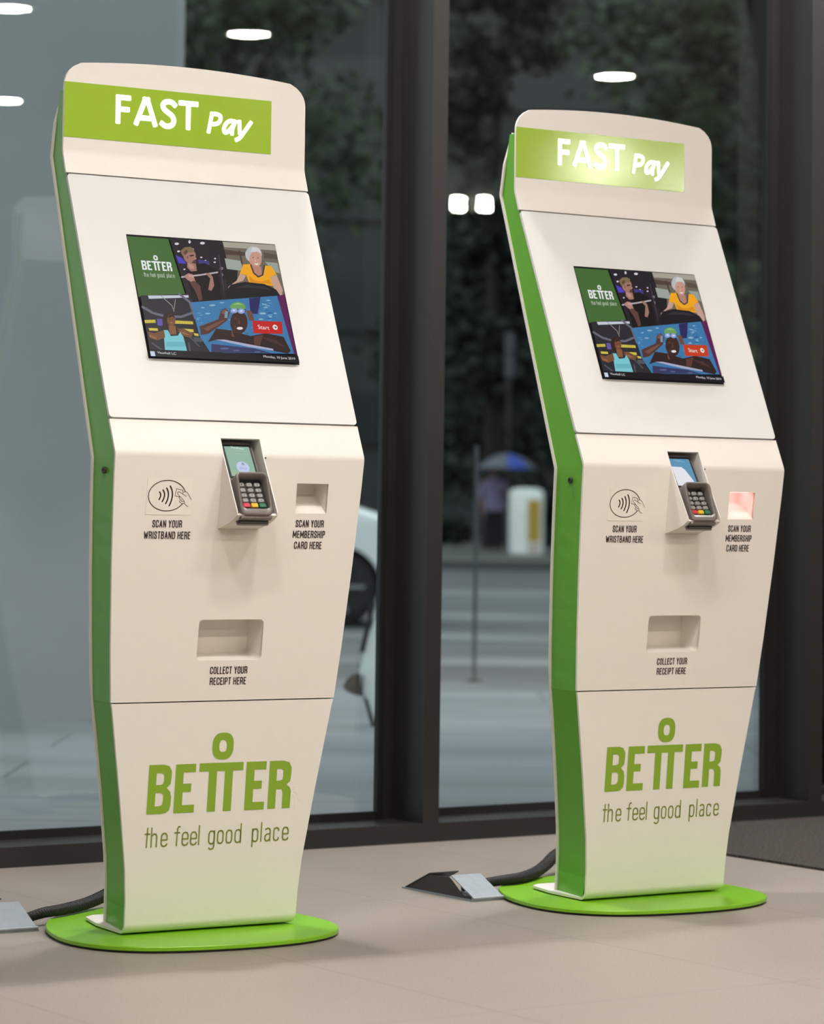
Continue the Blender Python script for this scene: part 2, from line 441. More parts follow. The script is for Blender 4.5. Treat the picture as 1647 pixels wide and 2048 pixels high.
def width_back(z):
    k = max(0.0, 1 - z / .8762)
    return width_front(z) - .028 * k
def y_front(z):
    tab = [(p[1], p[0]) for p in (F0, F1, F2, F3, F4, F5, F6)]
    return lerp_tab(tab, z)
def y_back(z):
    return lerp_tab([(p[1], p[0]) for p in (B0, B2, B5, B6)], z)

# ------------------------------------------------------------------ display picture (x 0..1649, y down, in the quad below)
DQ = [(88, 75), (1338, 163), (1552, 1190), (272, 1128)]     # picture corners tl tr br bl
def hom(src):
    import numpy as np
    A = []; B = []
    for (x, y), (u, v) in zip(src, [(0, 1), (1, 1), (1, 0), (0, 0)]):
        A += [[x, y, 1, 0, 0, 0, -u * x, -u * y], [0, 0, 0, x, y, 1, -v * x, -v * y]]; B += [u, v]
    h = np.linalg.solve(np.array(A, float), np.array(B, float))
    return lambda x, y: (float((h[0] * x + h[1] * y + h[2]) / (h[6] * x + h[7] * y + 1)), float((h[3] * x + h[4] * y + h[5]) / (h[6] * x + h[7] * y + 1)))
DH = hom(DQ)
def E_(cx, cy_, rx, ry, n=20, rot=0):
    c, s = math.cos(math.radians(rot)), math.sin(math.radians(rot))
    return [(cx + c * rx * math.cos(k * 2 * math.pi / n) - s * ry * math.sin(k * 2 * math.pi / n), cy_ + s * rx * math.cos(k * 2 * math.pi / n) + c * ry * math.sin(k * 2 * math.pi / n)) for k in range(n)]
def LN(pts, w): return stroke_polys([pts], w, 8)
def one(p, c): return [(p, c)]
SKIN1 = (158, 116, 104); SKIN2 = (198, 150, 130); SKIN3 = (118, 78, 54); SKIN4 = (62, 40, 34)
TILES = {}
TILES['logo_tile'] = ('dark green tile with white lettering', one([(95, 92), (442, 116), (583, 580), (192, 602)], (70, 106, 54)))
t = one([(442, 116), (886, 147), (1010, 640), (610, 662), (583, 580)], (40, 34, 40))
for q in ((505, 166, 18, 10), (720, 161, 20, 11), (520, 230, 12, 8), (640, 211, 9, 7), (710, 281, 9, 6), (745, 309, 9, 6), (826, 291, 9, 6), (823, 322, 10, 6), (568, 381, 9, 6), (612, 150, 10, 14)): t += one(E_(*q), (215, 210, 220))
t += one([(497, 262), (548, 286), (585, 332), (520, 332)], (78, 66, 190)) + one([(680, 300), (775, 312), (780, 345), (690, 335)], (66, 60, 130))
t += one([(575, 345), (740, 330), (850, 395), (885, 640), (640, 655), (600, 480)], (28, 22, 24))
t += one([(592, 320), (665, 335), (672, 395), (625, 400), (590, 365)], SKIN1) + one(E_(612, 268, 52, 60), SKIN1) + one([(650, 265), (672, 290), (655, 305), (640, 300)], SKIN1)
t += one([(535, 225), (570, 195), (620, 192), (650, 212), (648, 240), (590, 240), (560, 275), (545, 255)], (128, 104, 78)) + one([(612, 262), (645, 258), (648, 270), (615, 274)], (45, 32, 32)) + one([(640, 305), (668, 312), (660, 330), (635, 325)], (90, 60, 52))
for p in LN([(545, 447), (700, 430), (845, 408)], 13): t += one(p, (186, 176, 182))
t += one([(560, 440), (600, 415), (640, 425), (662, 490), (650, 505), (600, 475)], (176, 132, 122)) + one([(740, 412), (780, 415), (806, 445), (818, 520), (795, 565), (768, 555), (785, 460)], SKIN1)
for q in ((885, 430, 9, 14), (880, 375, 16, 12)): t += one(E_(*q), (120, 118, 125))
for p in LN([(855, 260), (900, 560)], 9): t += one(p, (70, 62, 72))
t += one([(648, 478), (700, 520), (720, 640), (690, 650), (655, 560), (610, 490)], (96, 64, 58)) + one([(596, 330), (640, 345), (650, 380), (612, 372)], (186, 140, 128)) + one([(585, 270), (598, 268), (600, 292), (588, 290)], (128, 88, 78)) + one([(560, 240), (585, 215), (600, 235), (575, 262)], (92, 70, 52)) + one([(655, 285), (668, 292), (660, 300)], (190, 146, 134)) + one([(600, 425), (640, 432), (646, 455), (606, 446)], (196, 152, 142))
for k in range(4):
    for p in LN([(880 + k * 26, 470 + k * 8), (905 + k * 24, 600)], 4): t += one(p, (58, 54, 62))
TILES['photo_tile'] = ('gym photo of a man lifting a bar', t)
t = one([(886, 147), (1328, 178), (1400, 520), (1410, 600), (1050, 625), (1000, 610)], (110, 102, 88))
t += one([(888, 150), (1328, 178), (1338, 225), (900, 196)], (168, 162, 148)) + one([(905, 215), (1075, 240), (1080, 270), (912, 260)], (82, 66, 56)) + one([(905, 290), (1040, 312), (1060, 395), (925, 385)], (156, 164, 156)) + one([(1230, 240), (1342, 262), (1350, 300), (1240, 290)], (90, 78, 66)) + one([(1245, 320), (1350, 330), (1372, 420), (1310, 400)], (150, 158, 150))
for p in LN([(1030, 230), (1050, 330)], 14): t += one(p, (70, 62, 54))
t += one([(890, 375), (1015, 392), (1010, 500), (925, 510)], (34, 30, 32))
t += one(E_(1148, 258, 70, 68), (186, 186, 188)) + one(E_(1165, 300, 52, 72), SKIN2) + one([(1132, 355), (1212, 360), (1220, 440), (1150, 440)], (182, 130, 112))
t += one([(1062, 342), (1128, 338), (1150, 420), (1190, 450), (1228, 430), (1238, 350), (1300, 358), (1342, 425), (1290, 450), (1312, 525), (1110, 496), (1088, 432), (1032, 420)], (238, 166, 32))
for p in LN([(1125, 345), (1150, 415), (1190, 448), (1226, 430), (1240, 352)], 12): t += one(p, (66, 56, 62))
t += one([(1036, 420), (1085, 436), (1060, 480), (1000, 500), (960, 548), (925, 562), (940, 528), (1005, 480)], (196, 158, 142)) + one([(1290, 450), (1342, 428), (1395, 560), (1388, 610), (1356, 606), (1312, 525)], (196, 158, 142))
t += one(E_(1145, 285, 5, 4), (60, 48, 46)) + one(E_(1186, 288, 5, 4), (60, 48, 46)) + one([(1150, 335), (1195, 335), (1175, 350)], (235, 225, 220))
t += one([(905, 580), (960, 512), (1080, 490), (1240, 508), (1340, 556), (1385, 622), (1050, 645), (920, 620)], (30, 28, 32))
t += one([(1120, 240), (1140, 196), (1190, 205), (1215, 250), (1180, 236)], (206, 206, 208)) + one([(1128, 312), (1140, 350), (1160, 366), (1140, 360)], (160, 112, 98)) + one([(1164, 300), (1172, 318), (1158, 318)], (224, 176, 156)) + one([(1110, 440), (1160, 480), (1220, 486), (1280, 470), (1300, 510), (1120, 492)], (218, 142, 24)) + one([(1000, 540), (1080, 512), (1230, 528), (1310, 560), (1180, 545), (1070, 540)], (50, 48, 54))
TILES['photo_tile.001'] = ('photo of a grey haired woman in a yellow top', t)
t = one([(195, 604), (600, 590), (640, 720), (690, 960), (775, 1088), (275, 1086)], (46, 43, 50))
t += one([(258, 604), (600, 602), (602, 622), (268, 632)], (196, 202, 214))
for p in LN([(212, 700), (300, 752), (420, 785), (540, 785), (650, 745)], 20) + LN([(520, 590), (610, 660), (655, 800)], 18): t += one(p, (104, 104, 120))
for p in LN([(370, 608), (460, 690), (478, 740)], 6) + LN([(490, 640), (478, 720)], 6): t += one(p, (150, 145, 140))
t += one([(228, 812), (320, 810), (323, 836), (233, 839)], (208, 190, 76)) + one([(480, 816), (636, 826), (640, 850), (486, 844)], (208, 190, 76)) + one([(545, 886), (640, 893), (643, 918), (550, 912)], (208, 190, 76)) + one([(642, 925), (682, 930), (686, 952), (650, 946)], (208, 190, 76)) + one([(262, 880), (340, 884), (342, 905), (270, 902)], (208, 190, 76))
t += one([(332, 802), (378, 804), (382, 862), (338, 860)], (98, 86, 164))
t += one(E_(434, 815, 55, 72), (52, 36, 30)) + one(E_(455, 815, 36, 50), SKIN3) + one([(430, 860), (490, 862), (497, 935), (440, 935)], (136, 88, 62))
t += one([(388, 898), (425, 900), (450, 950), (510, 946), (528, 914), (556, 958), (586, 1076), (400, 1076)], (122, 198, 208))
t += one([(392, 900), (402, 962), (335, 988), (272, 964), (254, 912), (310, 925)], SKIN3) + one([(500, 884), (560, 888), (640, 930), (620, 968), (556, 950), (520, 905)], SKIN3) + one([(640, 960), (720, 965), (722, 1000), (650, 1000)], (84, 84, 92))
t += one([(425, 800), (440, 770), (470, 768), (486, 800), (462, 782)], (40, 27, 24)) + one([(440, 830), (468, 832), (455, 842)], (176, 120, 98)) + one(E_(444, 808, 4, 3), (30, 20, 18)) + one(E_(468, 810, 4, 3), (30, 20, 18)) + one([(410, 1000), (560, 1000), (572, 1040), (408, 1040)], (104, 178, 190)) + one([(262, 935), (330, 960), (325, 978), (275, 960)], (150, 102, 74)) + one([(500, 905), (560, 915), (610, 945), (560, 935)], (148, 100, 72))
for k in range(6):
    for p in LN([(245 + k * 14, 814), (243 + k * 14, 836)], 3) + LN([(500 + k * 22, 818), (502 + k * 22, 846)], 3): t += one(p, (150, 134, 50))
for p in LN([(610, 960), (690, 1040)], 10) + LN([(290, 1010), (380, 1075)], 14) + LN([(600, 1010), (610, 1080)], 14): t += one(p, (82, 82, 92))
TILES['photo_tile.002'] = ('photo of a dark haired woman in a pale blue vest', t)
t = one([(618, 664), (1345, 610), (1502, 1106), (780, 1092), (690, 950)], (62, 120, 168))
for q in ((800, 690, 26, 7), (880, 668, 20, 5), (1240, 680, 22, 8), (1225, 760, 28, 9), (1250, 710, 18, 6), (1290, 790, 16, 6), (1210, 810, 20, 7), (760, 760, 22, 6), (1270, 650, 18, 5), (720, 710, 16, 5), (1330, 760, 14, 6)): t += one(E_(*q), (138, 178, 205))
rg = random.Random(3)
for k in range(60):
    x = rg.uniform(650, 1380); y = rg.uniform(660, 960)
    if y < 655 + (1345 - x) * .07 or x > 1345 + (y - 614) * .3: continue
    t += one(E_(x, y, rg.uniform(8, 26), rg.uniform(2, 6), 10, rg.uniform(-12, 8)), rg.choice(((84, 146, 188), (50, 104, 152), (112, 164, 200), (44, 92, 142))))
t += one([(1108, 632), (1205, 622), (1182, 765), (1120, 765)], (44, 40, 92))
t += one([(790, 1020), (1150, 1060), (1300, 1100), (790, 1092)], (56, 56, 96))
t += one([(760, 1005), (830, 890), (960, 905), (1120, 955), (1250, 930), (1400, 962), (1462, 1082), (1440, 1106), (1280, 1075), (820, 988)], (50, 35, 34))
t += one([(690, 870), (850, 810), (868, 742), (908, 714), (946, 755), (922, 822), (862, 866), (770, 932), (702, 945)], (84, 54, 48)) + one([(905, 735), (930, 745), (925, 800), (900, 800)], (120, 150, 175))
t += one(E_(1022, 838, 74, 100), SKIN4) + one(E_(1012, 708, 66, 44), (108, 158, 92)) + one([(945, 720), (1080, 725), (1080, 752), (945, 748)], (70, 80, 110)) + one(E_(980, 738, 30, 22), (142, 162, 214)) + one(E_(1042, 742, 30, 22), (142, 162, 214))
t += one([(1082, 735), (1130, 742), (1152, 822), (1110, 825)], (112, 72, 60)) + one(E_(1030, 888, 26, 12), (236, 226, 222)) + one([(960, 900), (985, 960), (960, 960)], (120, 70, 60)) + one([(1150, 960), (1230, 945), (1200, 1035), (1150, 1030)], (92, 58, 48))
t += one([(820, 984), (900, 984), (1310, 1064), (1318, 1080), (1100, 1046)], (168, 174, 200))
for q in ((900, 1060, 40, 8), (1000, 1078, 30, 7), (1180, 1090, 30, 6)): t += one(E_(*q), (92, 96, 140))
t += one([(975, 800), (1000, 790), (1010, 812), (985, 820)], (84, 56, 48)) + one([(1020, 800), (1034, 850), (1012, 852)], (92, 62, 54)) + one([(985, 860), (1005, 875), (1000, 905), (980, 890)], (80, 54, 47)) + one([(965, 690), (1010, 672), (1060, 690), (1010, 684)], (150, 196, 132)) + one([(720, 890), (850, 830), (905, 815), (860, 850), (760, 910)], (116, 78, 68)) + one([(870, 760), (890, 730), (915, 724), (900, 770)], (126, 86, 74)) + one([(1200, 960), (1330, 985), (1420, 1050), (1300, 1010)], (72, 50, 46)) + one(E_(980, 736, 14, 9), (198, 208, 238)) + one(E_(1042, 740, 14, 9), (198, 208, 238))
TILES['photo_tile.003'] = ('photo of a swimmer in a green cap and goggles', t)

# ------------------------------------------------------------------ one kiosk
LOGO = {
 'B': [(-148.4, 217.2), (-148, 307), (-117.5, 306.8), (-106.4, 303.6), (-101.1, 294.3), (-100.9, 283.2), (-102.5, 270.7), (-109.8, 264.1), (-102.5, 256.9), (-99.9, 247.1), (-99.9, 233.2), (-102.3, 223.6), (-109.7, 218.3), (-120.5, 217.0)],
 'Bh': [[(-131.9, 291.5), (-121.1, 291.4), (-116.8, 287.9), (-116.3, 276.8), (-118.1, 271.9), (-122.7, 270.1), (-132.0, 270.1)], [(-132.2, 255.3), (-121.0, 255.3), (-116.4, 251.9), (-116.2, 239.4), (-117.9, 233.4), (-123.1, 231.3), (-132.3, 231.2)]],
 'E1': [(-93.4, 217), (-93.3, 306.4), (-51.8, 306.4), (-51.8, 291.2), (-76.6, 291), (-76.6, 270.5), (-59.7, 270.5), (-59.7, 255.3), (-76.7, 255.3), (-76.7, 231.3), (-51.4, 231.3), (-51.4, 217)],
 'TT': [(-44.6, 306.7), (47.3, 306.5), (47.3, 291.4), (26.0, 291.4), (26.0, 217), (9.3, 217), (9.3, 291.2), (-7.4, 291.2), (-7.4, 217), (-24.2, 217), (-24.2, 291.4), (-44.6, 291.5)],
 'E2': [(54.0, 216.8), (54.0, 306.4), (96.3, 306.3), (96.3, 291.2), (71.5, 291.2), (71.5, 270.5), (88.4, 270.4), (88.4, 255.5), (70.8, 255.4), (70.8, 231.2), (95.6, 231), (95.6, 216.6)],
 'R': [(103.3, 217.2), (103.3, 306.3), (132.3, 306.2), (144.9, 302.9), (150.6, 292.8), (150.5, 280.0), (148.8, 267.2), (141.4, 261.3), (149.0, 255.9), (151.4, 248.1), (151.3, 217.3), (134.2, 217.2), (134.2, 246.5), (131.2, 253.1), (119.8, 253.5), (119.8, 217.2)],
 'Rh': [[(119.4, 291.0), (128.5, 291.0), (133.3, 287.7), (133.5, 276.3), (131.9, 270.7), (126.8, 268.9), (119.4, 268.9)]],
}
def flat_poly(mb, outline, holes, prof, off, k=1.0, ds=0.0, dx=0.0, col=None):
    vs_, es = [], []
    for loop in [outline] + holes:
        b = len(vs_); vs_ += [Vector((p[0] * k + dx, p[1] * k + ds)) for p in loop]
        es += [(b + i, b + (i + 1) % len(loop)) for i in range(len(loop))]
    V, E, Fc, _, _, _ = delaunay_2d_cdt(vs_, es, [], 0, 1e-7)
    o2 = [(p[0] * k + dx, p[1] * k + ds) for p in outline]; h2 = [[(p[0] * k + dx, p[1] * k + ds) for p in h] for h in holes]
    for f in Fc:
        c = sum((V[i] for i in f), Vector((0, 0))) / len(f)
        if inside(c, o2) and not any(inside(c, h) for h in h2):
            mb.poly([prof.map(V[i].x, V[i].y, off) for i in f], col=col)
def sup(cx, cy_, rx, ry, e=2.6, n=36):
    out = []
    for k in range(n):
        a = k * 2 * math.pi / n; c, s = math.cos(a), math.sin(a)
        out.append((cx + rx * math.copysign(abs(c) ** (2 / e), c), cy_ + ry * math.copysign(abs(s) ** (2 / e), s)))
    return out
def logo_shapes():
    L = LOGO
    return [(L['B'], L['Bh']), (L['E1'], []), (L['TT'], []), (L['E2'], []), (L['R'], L['Rh']), (sup(1.8, 337.3, 22.2, 24.8), [sup(1.9, 337.3, 7.9, 11.0)])]
def tagline_strokes():
    """light condensed lower-case tagline, millimetres on the lower panel, baseline 156, x height 182"""
    b, xh, asc, de = 157.4, 181.0, 191.8, 148.2
    S = []
    def o(x0, w): return [(x0, b + 5), (x0 + w * .18, b + 1), (x0 + w * .5, b), (x0 + w * .82, b + 1), (x0 + w, b + 5), (x0 + w, xh - 5), (x0 + w * .82, xh - 1), (x0 + w * .5, xh), (x0 + w * .18, xh - 1), (x0, xh - 5), (x0, b + 5)]
    def e(x0, w): return [(x0, 169), (x0 + w, 169), (x0 + w, xh - 5), (x0 + w * .82, xh - 1), (x0 + w * .5, xh), (x0 + w * .18, xh - 1), (x0, xh - 5), (x0, b + 5), (x0 + w * .18, b + 1), (x0 + w * .5, b), (x0 + w * .85, b + 1), (x0 + w, b + 4)]
    S += [[(-143.6, asc), (-144.4, b)], [(-148.2, xh), (-139.0, xh)]]
    S += [[(-135.2, asc), (-134.8, b)], [(-134.8, xh - 4), (-130, xh), (-126, xh - 1), (-124.2, xh - 5), (-124.2, b)]]
    S += [e(-114.5, 11.5)]
    S += [[(-77.6, asc), (-80.5, asc), (-82.4, asc - 4), (-83.0, b)], [(-87.6, xh), (-78.0, xh)]]
    S += [e(-71.5, 11.5), e(-54.0, 11.5), [(-37.3, asc), (-37.2, b)]]
    S += [o(-16.4, 11.2), [(-5.2, xh), (-5.2, de + 4), (-7.5, de), (-12, de - .8), (-15.6, de + 1.5)]]
    S += [o(2.0, 11.2), o(20.2, 11.2), o(38.6, 11.6), [(50.2, asc), (50.2, b)]]
    S += [o(75.4, 11.0), [(75.2, xh), (75.2, de)], [(93.6, asc), (93.6, b)]]
    S += [[(102.5, xh - 2), (107, xh), (111.5, xh - 1.5), (112.6, xh - 5), (112.6, b)], [(112.6, 170.5), (106, 170), (102.4, 167), (102, 161), (104, b + .6), (108, b), (112.6, b + 4)]]
    S += [[(130.8, xh - 5), (129.5, xh - 1), (125.8, xh), (121.9, xh - 1), (120.6, xh - 5), (120.6, b + 5), (121.9, b + 1), (125.8, b), (129.5, b + 1), (130.8, b + 5)]]
    S += [e(139.6, 11.6)]
    return S

def wp(x, s, p):            # lower-middle-panel frame: across, up the panel, out of the panel
    ty, tz = (F2[0] - F1[0]) / MID_L, (F2[1] - F1[1]) / MID_L
    return Vector((x, F1[0] + ty * s - tz * p, F1[1] + tz * s + ty * p))
TA, TN = (.7926, -.6099), (.6099, .7926)     # along / normal of the card terminal in (s, p)
TB = (.3475, .0585)
def tp(x, a, n): return wp(x, TB[0] + TA[0] * a + TN[0] * n, TB[1] + TA[1] * a + TN[1] * n)

def kiosk(loc, rz, label, side):
    K = thing('payment_kiosk', label, 'kiosk', loc, rz, 'payment kiosks in front of the window')
    # --- base plate
    pl = [(-.21, .22), (-.252, .14), (-.278, .05), (-.284, -.03), (-.266, -.10), (-.22, -.158), (-.155, -.190), (-.08, -.206), (0, -.211), (.075, -.204), (.14, -.183), (.195, -.148), (.236, -.093), (.257, -.03), (.262, .05), (.252, .14), (.22, .23), (.16, .30), (.07, .345), (-.03, .345), (-.12, .305), (-.175, .262)]
    n = len(pl); sm = []
    for i in range(n):
        p0, p1, p2, p3 = (Vector(pl[(i + k) % n]) for k in (-1, 0, 1, 2))
        for q in range(5):
            u = q / 5.0
            sm.append(0.5 * ((2 * p1) + (p2 - p0) * u + (2 * p0 - 5 * p1 + 4 * p2 - p3) * u * u + (3 * p1 - p0 - 3 * p2 + p3) * u ** 3))
    def ring(ins, z): 
        c = Vector((-.01, .06)); return [(p.x - (p - c).normalized().x * ins, p.y - (p - c).normalized().y * ins, z) for p in sm]
    mb = MB(); mb.loft([ring(0.001, .004), ring(0, .005), ring(0, .0105), ring(.0012, .012)], smooth=False)
    bp = mb.build('base_plate', M_PLATE, K); bp['label'] = 'rounded lime green floor plate'
    mb = MB(); mb.loft([ring(.004, 0), ring(.004, .004)], smooth=False); mb.build('rubber_gasket', M_RUBBER, bp)
    # --- lower panel with its foot
    def lo_out():
        top = P_LOW.L - .0012
        R = [(.125, .0), (.150, .02), (.170, FOOT - .100 - .032), (.178, FOOT_S)]
        R += [(w, FOOT_S + s) for s, w in W_LOW[1:-1]] + [(.2322, top)]
        return R + [(-x, s) for x, s in reversed(R)]
    mb = MB(); sheet(mb, lo_out(), [], P_LOW, .005)
    low = mb.build('lower_panel', M_WHITE, K); low['label'] = 'white lower panel folded into a foot'
    mb = MB()
    for o_, h_ in logo_shapes(): flat_poly(mb, o_, h_, P_LOW, .0006, 0.001, FOOT_S)
    mb.build('logo_lettering', M_LOGO, low, fix=False)
    mb = MB()
    for q in stroke_polys(tagline_strokes(), 2.9): mb.poly([P_LOW.map(x * .001, s * .001 + FOOT_S, .0006) for x, s in q])
    mb.build('tagline_lettering', M_TAG, low, fix=False)
    # --- middle panel with its openings
    wx0, wx1, ws0, ws1 = -.0420, .0435, .3175, MID_L + .0343
    rx0, rx1, rs0, rs1 = .1187, .1862, .3482, .4040
    tx0, tx1, ts0, ts1 = -.0658, .0700, .0752, .1506
    R = [(.2330, .0012)] + [(w, s) for s, w in W_MID[1:]]
    R[-1] = (.2605, P_MID.L - .0012)
    out = R + [(-x, s) for x, s in reversed(R)]
    holes = [[(wx0, ws0), (wx1, ws0), (wx1, ws1), (wx0, ws1)], [(rx0, rs0), (rx1, rs0), (rx1, rs1), (rx0, rs1)], rrect(tx0, tx1, ts0, ts1, .0085)]
    mb = MB(); sheet(mb, out, holes, P_MID, .005)
    mid = mb.build('middle_panel', M_WHITE, K)
    mb = MB(); T = .0019
    for txt, cx, s, w in (('SCAN YOUR', -.1466, .3190, .0605), ('WRISTBAND HERE', -.1450, .2983, .0948), ('SCAN YOUR', .1518, .3222, .0606), ('MEMBERSHIP', .1517, .3022, .0692), ('CARD HERE', .1514, .2818, .0597), ('COLLECT YOUR', .0032, .0500, .0780), ('RECEIPT HERE', .0032, .0300, .0760)):
        for q in stroke_polys(put_upper(txt, cx, s, w, .0139, T), T, 8): mb.poly([P_MID.map(x, y, .0006) for x, y in q])
    mb.build('instruction_lettering', M_INK, mid, fix=False)
    # --- contactless sticker
    mb = MB()
    mb.prism(rrect(-.1925, -.1008, .3425, .4085, .002), lambda x, s: P_MID.map(x, s, .0001), lambda x, s: P_MID.map(x, s, .0007))
    st = mb.build('contactless_sticker', M_STICKER, K)
    mb = MB(); mm = .001
    lines = [([(-.1513 + .0378 * math.cos(math.radians(a)), .3772 + .0278 * math.sin(math.radians(a))) for a in range(18, 333, 5)], .0016)]
    def curve3(p): 
        a, b, c = [Vector(q) * mm for q in p]; m = b * 2 - (a + c) / 2
        return [tuple(a * (1 - u) ** 2 + m * 2 * u * (1 - u) + c * u * u) for u in [i / 10 for i in range(11)]]
    for p in ([(-167.1, 383.6), (-164.4, 377.6), (-167.1, 370)], [(-160.4, 387.3), (-156.6, 377.8), (-160.5, 366.4)], [(-153.2, 390.8), (-148.8, 377.9), (-153.1, 362.8)], [(-146.1, 394.6), (-140.6, 378), (-145.7, 358.9)]): lines.append((curve3(p), .0027))
    for p in ([(-125.0, 375.2), (-135.3, 377.1), (-133, 390.1), (-119.7, 387.7), (-120.5, 384.3)], [(-112, 376.8), (-128, 384.9), (-130.5, 382.8), (-129.9, 380.2), (-116.2, 368.7), (-116.5, 367), (-119.8, 367), (-126.3, 372.9), (-126.1, 374.9)], [(-124.5, 368.9), (-125.4, 366.2), (-119.5, 363), (-115, 363.7), (-114.9, 366.4), (-116.1, 367.7)], [(-119.5, 381.7), (-119, 384.3), (-113.1, 385.1), (-108.2, 381.2), (-101.3, 370.6)], [(-114.7, 363.7), (-111, 359.7), (-106.7, 358.1)]):
        lines.append(([(x * mm, s * mm) for x, s in p], .0009))
    for ln, w in lines:
        for q in stroke_polys([ln], w, 8): mb.poly([P_MID.map(x, s, .0011) for x, s in q])
    mb.build('contactless_symbol', M_INK, st, fix=False)
    # --- card reader recess: back wall, four sides, sloping floor
    mb = MB(); D = -.052; sb = rs0 + .030
    A = [wp(rx0, rs0, 0), wp(rx1, rs0, 0), wp(rx1, rs1, 0), wp(rx0, rs1, 0)]
    Bq = [wp(rx0, sb, D), wp(rx1, sb, D), wp(rx1, rs1, D), wp(rx0, rs1, D)]
    for i in range(4):
        j = (i + 1) % 4; mb.poly([A[i], A[j], Bq[j], Bq[i]])
    mb.poly(Bq)
    rec = mb.build('card_scanner_recess', M_WHITE, K)
    if side == 'right':
        mb = MB(); mb.box(rx0 + .008, rx1 - .008, rs1 - .0016, rs1 - .0004, -.040, -.012, lambda p: wp(p.x, p.y, p.z))
        e = mb.build('scanner_lamp', emit_mat('red_scanner_light', (1.0, .30, .30), 8.0), rec); e['label'] = 'glowing red scanner lamp'
    # --- receipt tray
    mb = MB(); D = -.060
    rim = rrect(tx0, tx1, ts0, ts1, .0085); bk = rrect(tx0, tx1, ts0 + .004, ts1 - .002, .004)
    rs_ = [[wp(x, s, -.003) for x, s in rim], [wp(x, s, D) for x, s in bk]]
    mb.loft(rs_, True, False, True, False); mb.build('receipt_tray', M_WHITE, K, fix=False)
    # --- terminal shroud
    cheek = [(ws1 - .0049, -.0176), (MID_L, .0), (.3575, .0680)]
    curve = [(.3515, .0680), (.3420, .0560), (.3330, .0400), (.3240, .0170), (.3178, .0)]
    inner = [(.3100, -.030), (.4300, -.120), (.5050, -.075)]
    shroud = MB()
    for xa, xb in ((wx0, wx0 + .002), (wx1 - .002, wx1)):
        shroud.prism(cheek + curve + inner, lambda s, p: wp(xa, s, p), lambda s, p: wp(xb, s, p))
    cv = [(.3545, .0610)] + curve + [(.3120, -.030)]
    for (s0, p0), (s1, p1) in zip(cv, cv[1:]): shroud.poly([wp(wx0 + .001, s0, p0), wp(wx1 - .001, s0, p0), wp(wx1 - .001, s1, p1), wp(wx0 + .001, s1, p1)])
    shroud.poly([wp(wx0, ws1 - .0049, -.0180), wp(wx1, ws1 - .0049, -.0180), wp(wx1, .5050, -.075), wp(wx0, .5050, -.075)])
    shroud.poly([wp(wx0, .5050, -.075), wp(wx1, .5050, -.075), wp(wx1, .43, -.12), wp(wx0, .43, -.12)])
    sh_o = shroud.build('terminal_shroud', M_WHITE, K, fix=False)
    mb = MB()
    for x, s, p in ((wx1 + .003, MID_L - .003, .001),): mb.lathe([(.0016, 0), (.0016, .0008)], 10, lambda q: wp(x + q.x, s + q.y, p + q.z))
    mb.build('screw', M_STEELD, sh_o)
    # --- card terminal
    mb = MB()
    ol = rrect(-.0355, .0355, -.004, .162, .012, 5)
    def tr(o, ins, nn): return [tp(x * (1 - ins), .079 + (a - .079) * (1 - ins), nn) for x, a in o]
    mb.loft([tr(ol, .06, -.024), tr(ol, .0, -.014), tr(ol, .0, -.003), tr(ol, .05, .0022)], smooth=False)
    term = mb.build('card_terminal', M_TERM, K); term['label'] = 'grey chip and pin card terminal'
    # keypad hood: a raised rim, highest at the top
    mb = MB()
    oo = rrect(-.0335, .0335, -.003, .078, .011, 6); ii = rrect(-.0285, .0285, .008, .0735, .008, 6)
    hh = lambda a: .0125 + .0160 * max(0, min(1, a / .075)) ** 0.8
    mb.loft([[tp(x, a, .001) for x, a in oo], [tp(x, a, hh(a)) for x, a in oo], [tp(x * .97, .038 + (a - .038) * .97, hh(a) + .0012) for x, a in oo], [tp(x, a, hh(a) + .0008) for x, a in ii], [tp(x, a, .0065) for x, a in ii]], True, False, True, True)
    mb.build('keypad_hood', M_TERM, term, fix=False)
    mb = MB(); mb.prism(rrect(-.0282, .0282, .0083, .0732, .007), lambda x, a: tp(x, a, .006), lambda x, a: tp(x, a, .0072)); mb.build('keypad_tray', M_DARK, term)
    digits = iter('123456789*0#')
    for r, a in enumerate((.0615, .0500, .0390, .0285)):
        for cx in (-.0165, 0, .0165):
            mb = MB(); o_ = rrect(cx - .0060, cx + .0060, a - .0040, a + .0040, .0030, 4)
            mb.loft([[tp(x, b, .0072) for x, b in o_], [tp(x, b, .0105) for x, b in o_], [tp(cx + (x - cx) * .85, a + (b - a) * .85, .0118) for x, b in o_]], smooth=False)
            dg = next(digits)
            for q in fit_text(dg, cx - .0013, cx + .0013, a - .0018, .0036): mb.poly([tp(x, b, .0121) for x, b in q], mi=1)
            mb.build('key', [M_KEY, M_INK], term, fix=False)
    for cx, m_, nm in ((-.0168, M_KEYR, 'red key'), (0, M_KEYY, 'yellow key'), (.0168, M_KEYG, 'green key')):
        mb = MB(); o_ = rrect(cx - .0070, cx + .0070, .0135, .0225, .0022, 4)
        mb.loft([[tp(x, b, .0072) for x, b in o_], [tp(x, b, .0110) for x, b in o_], [tp(cx + (x - cx) * .87, .018 + (b - .018) * .87, .0124) for x, b in o_]], smooth=False)
        k = mb.build('key', m_, term); k['label'] = nm
    mb = MB(); mb.prism(rrect(-.0300, .0300, .081, .152, .004), lambda x, a: tp(x, a, .001), lambda x, a: tp(x, a, .0034)); mb.build('terminal_bezel', M_DARK, term)
    mb = MB(); z = [.0037]
    def scr(poly, c):
        z[0] += .00003; mb.poly([tp(x, a, z[0]) for x, a in poly], col=srgb(*c))
    X0, X1, A0, A1 = -.0262, .0262, .084, .1475
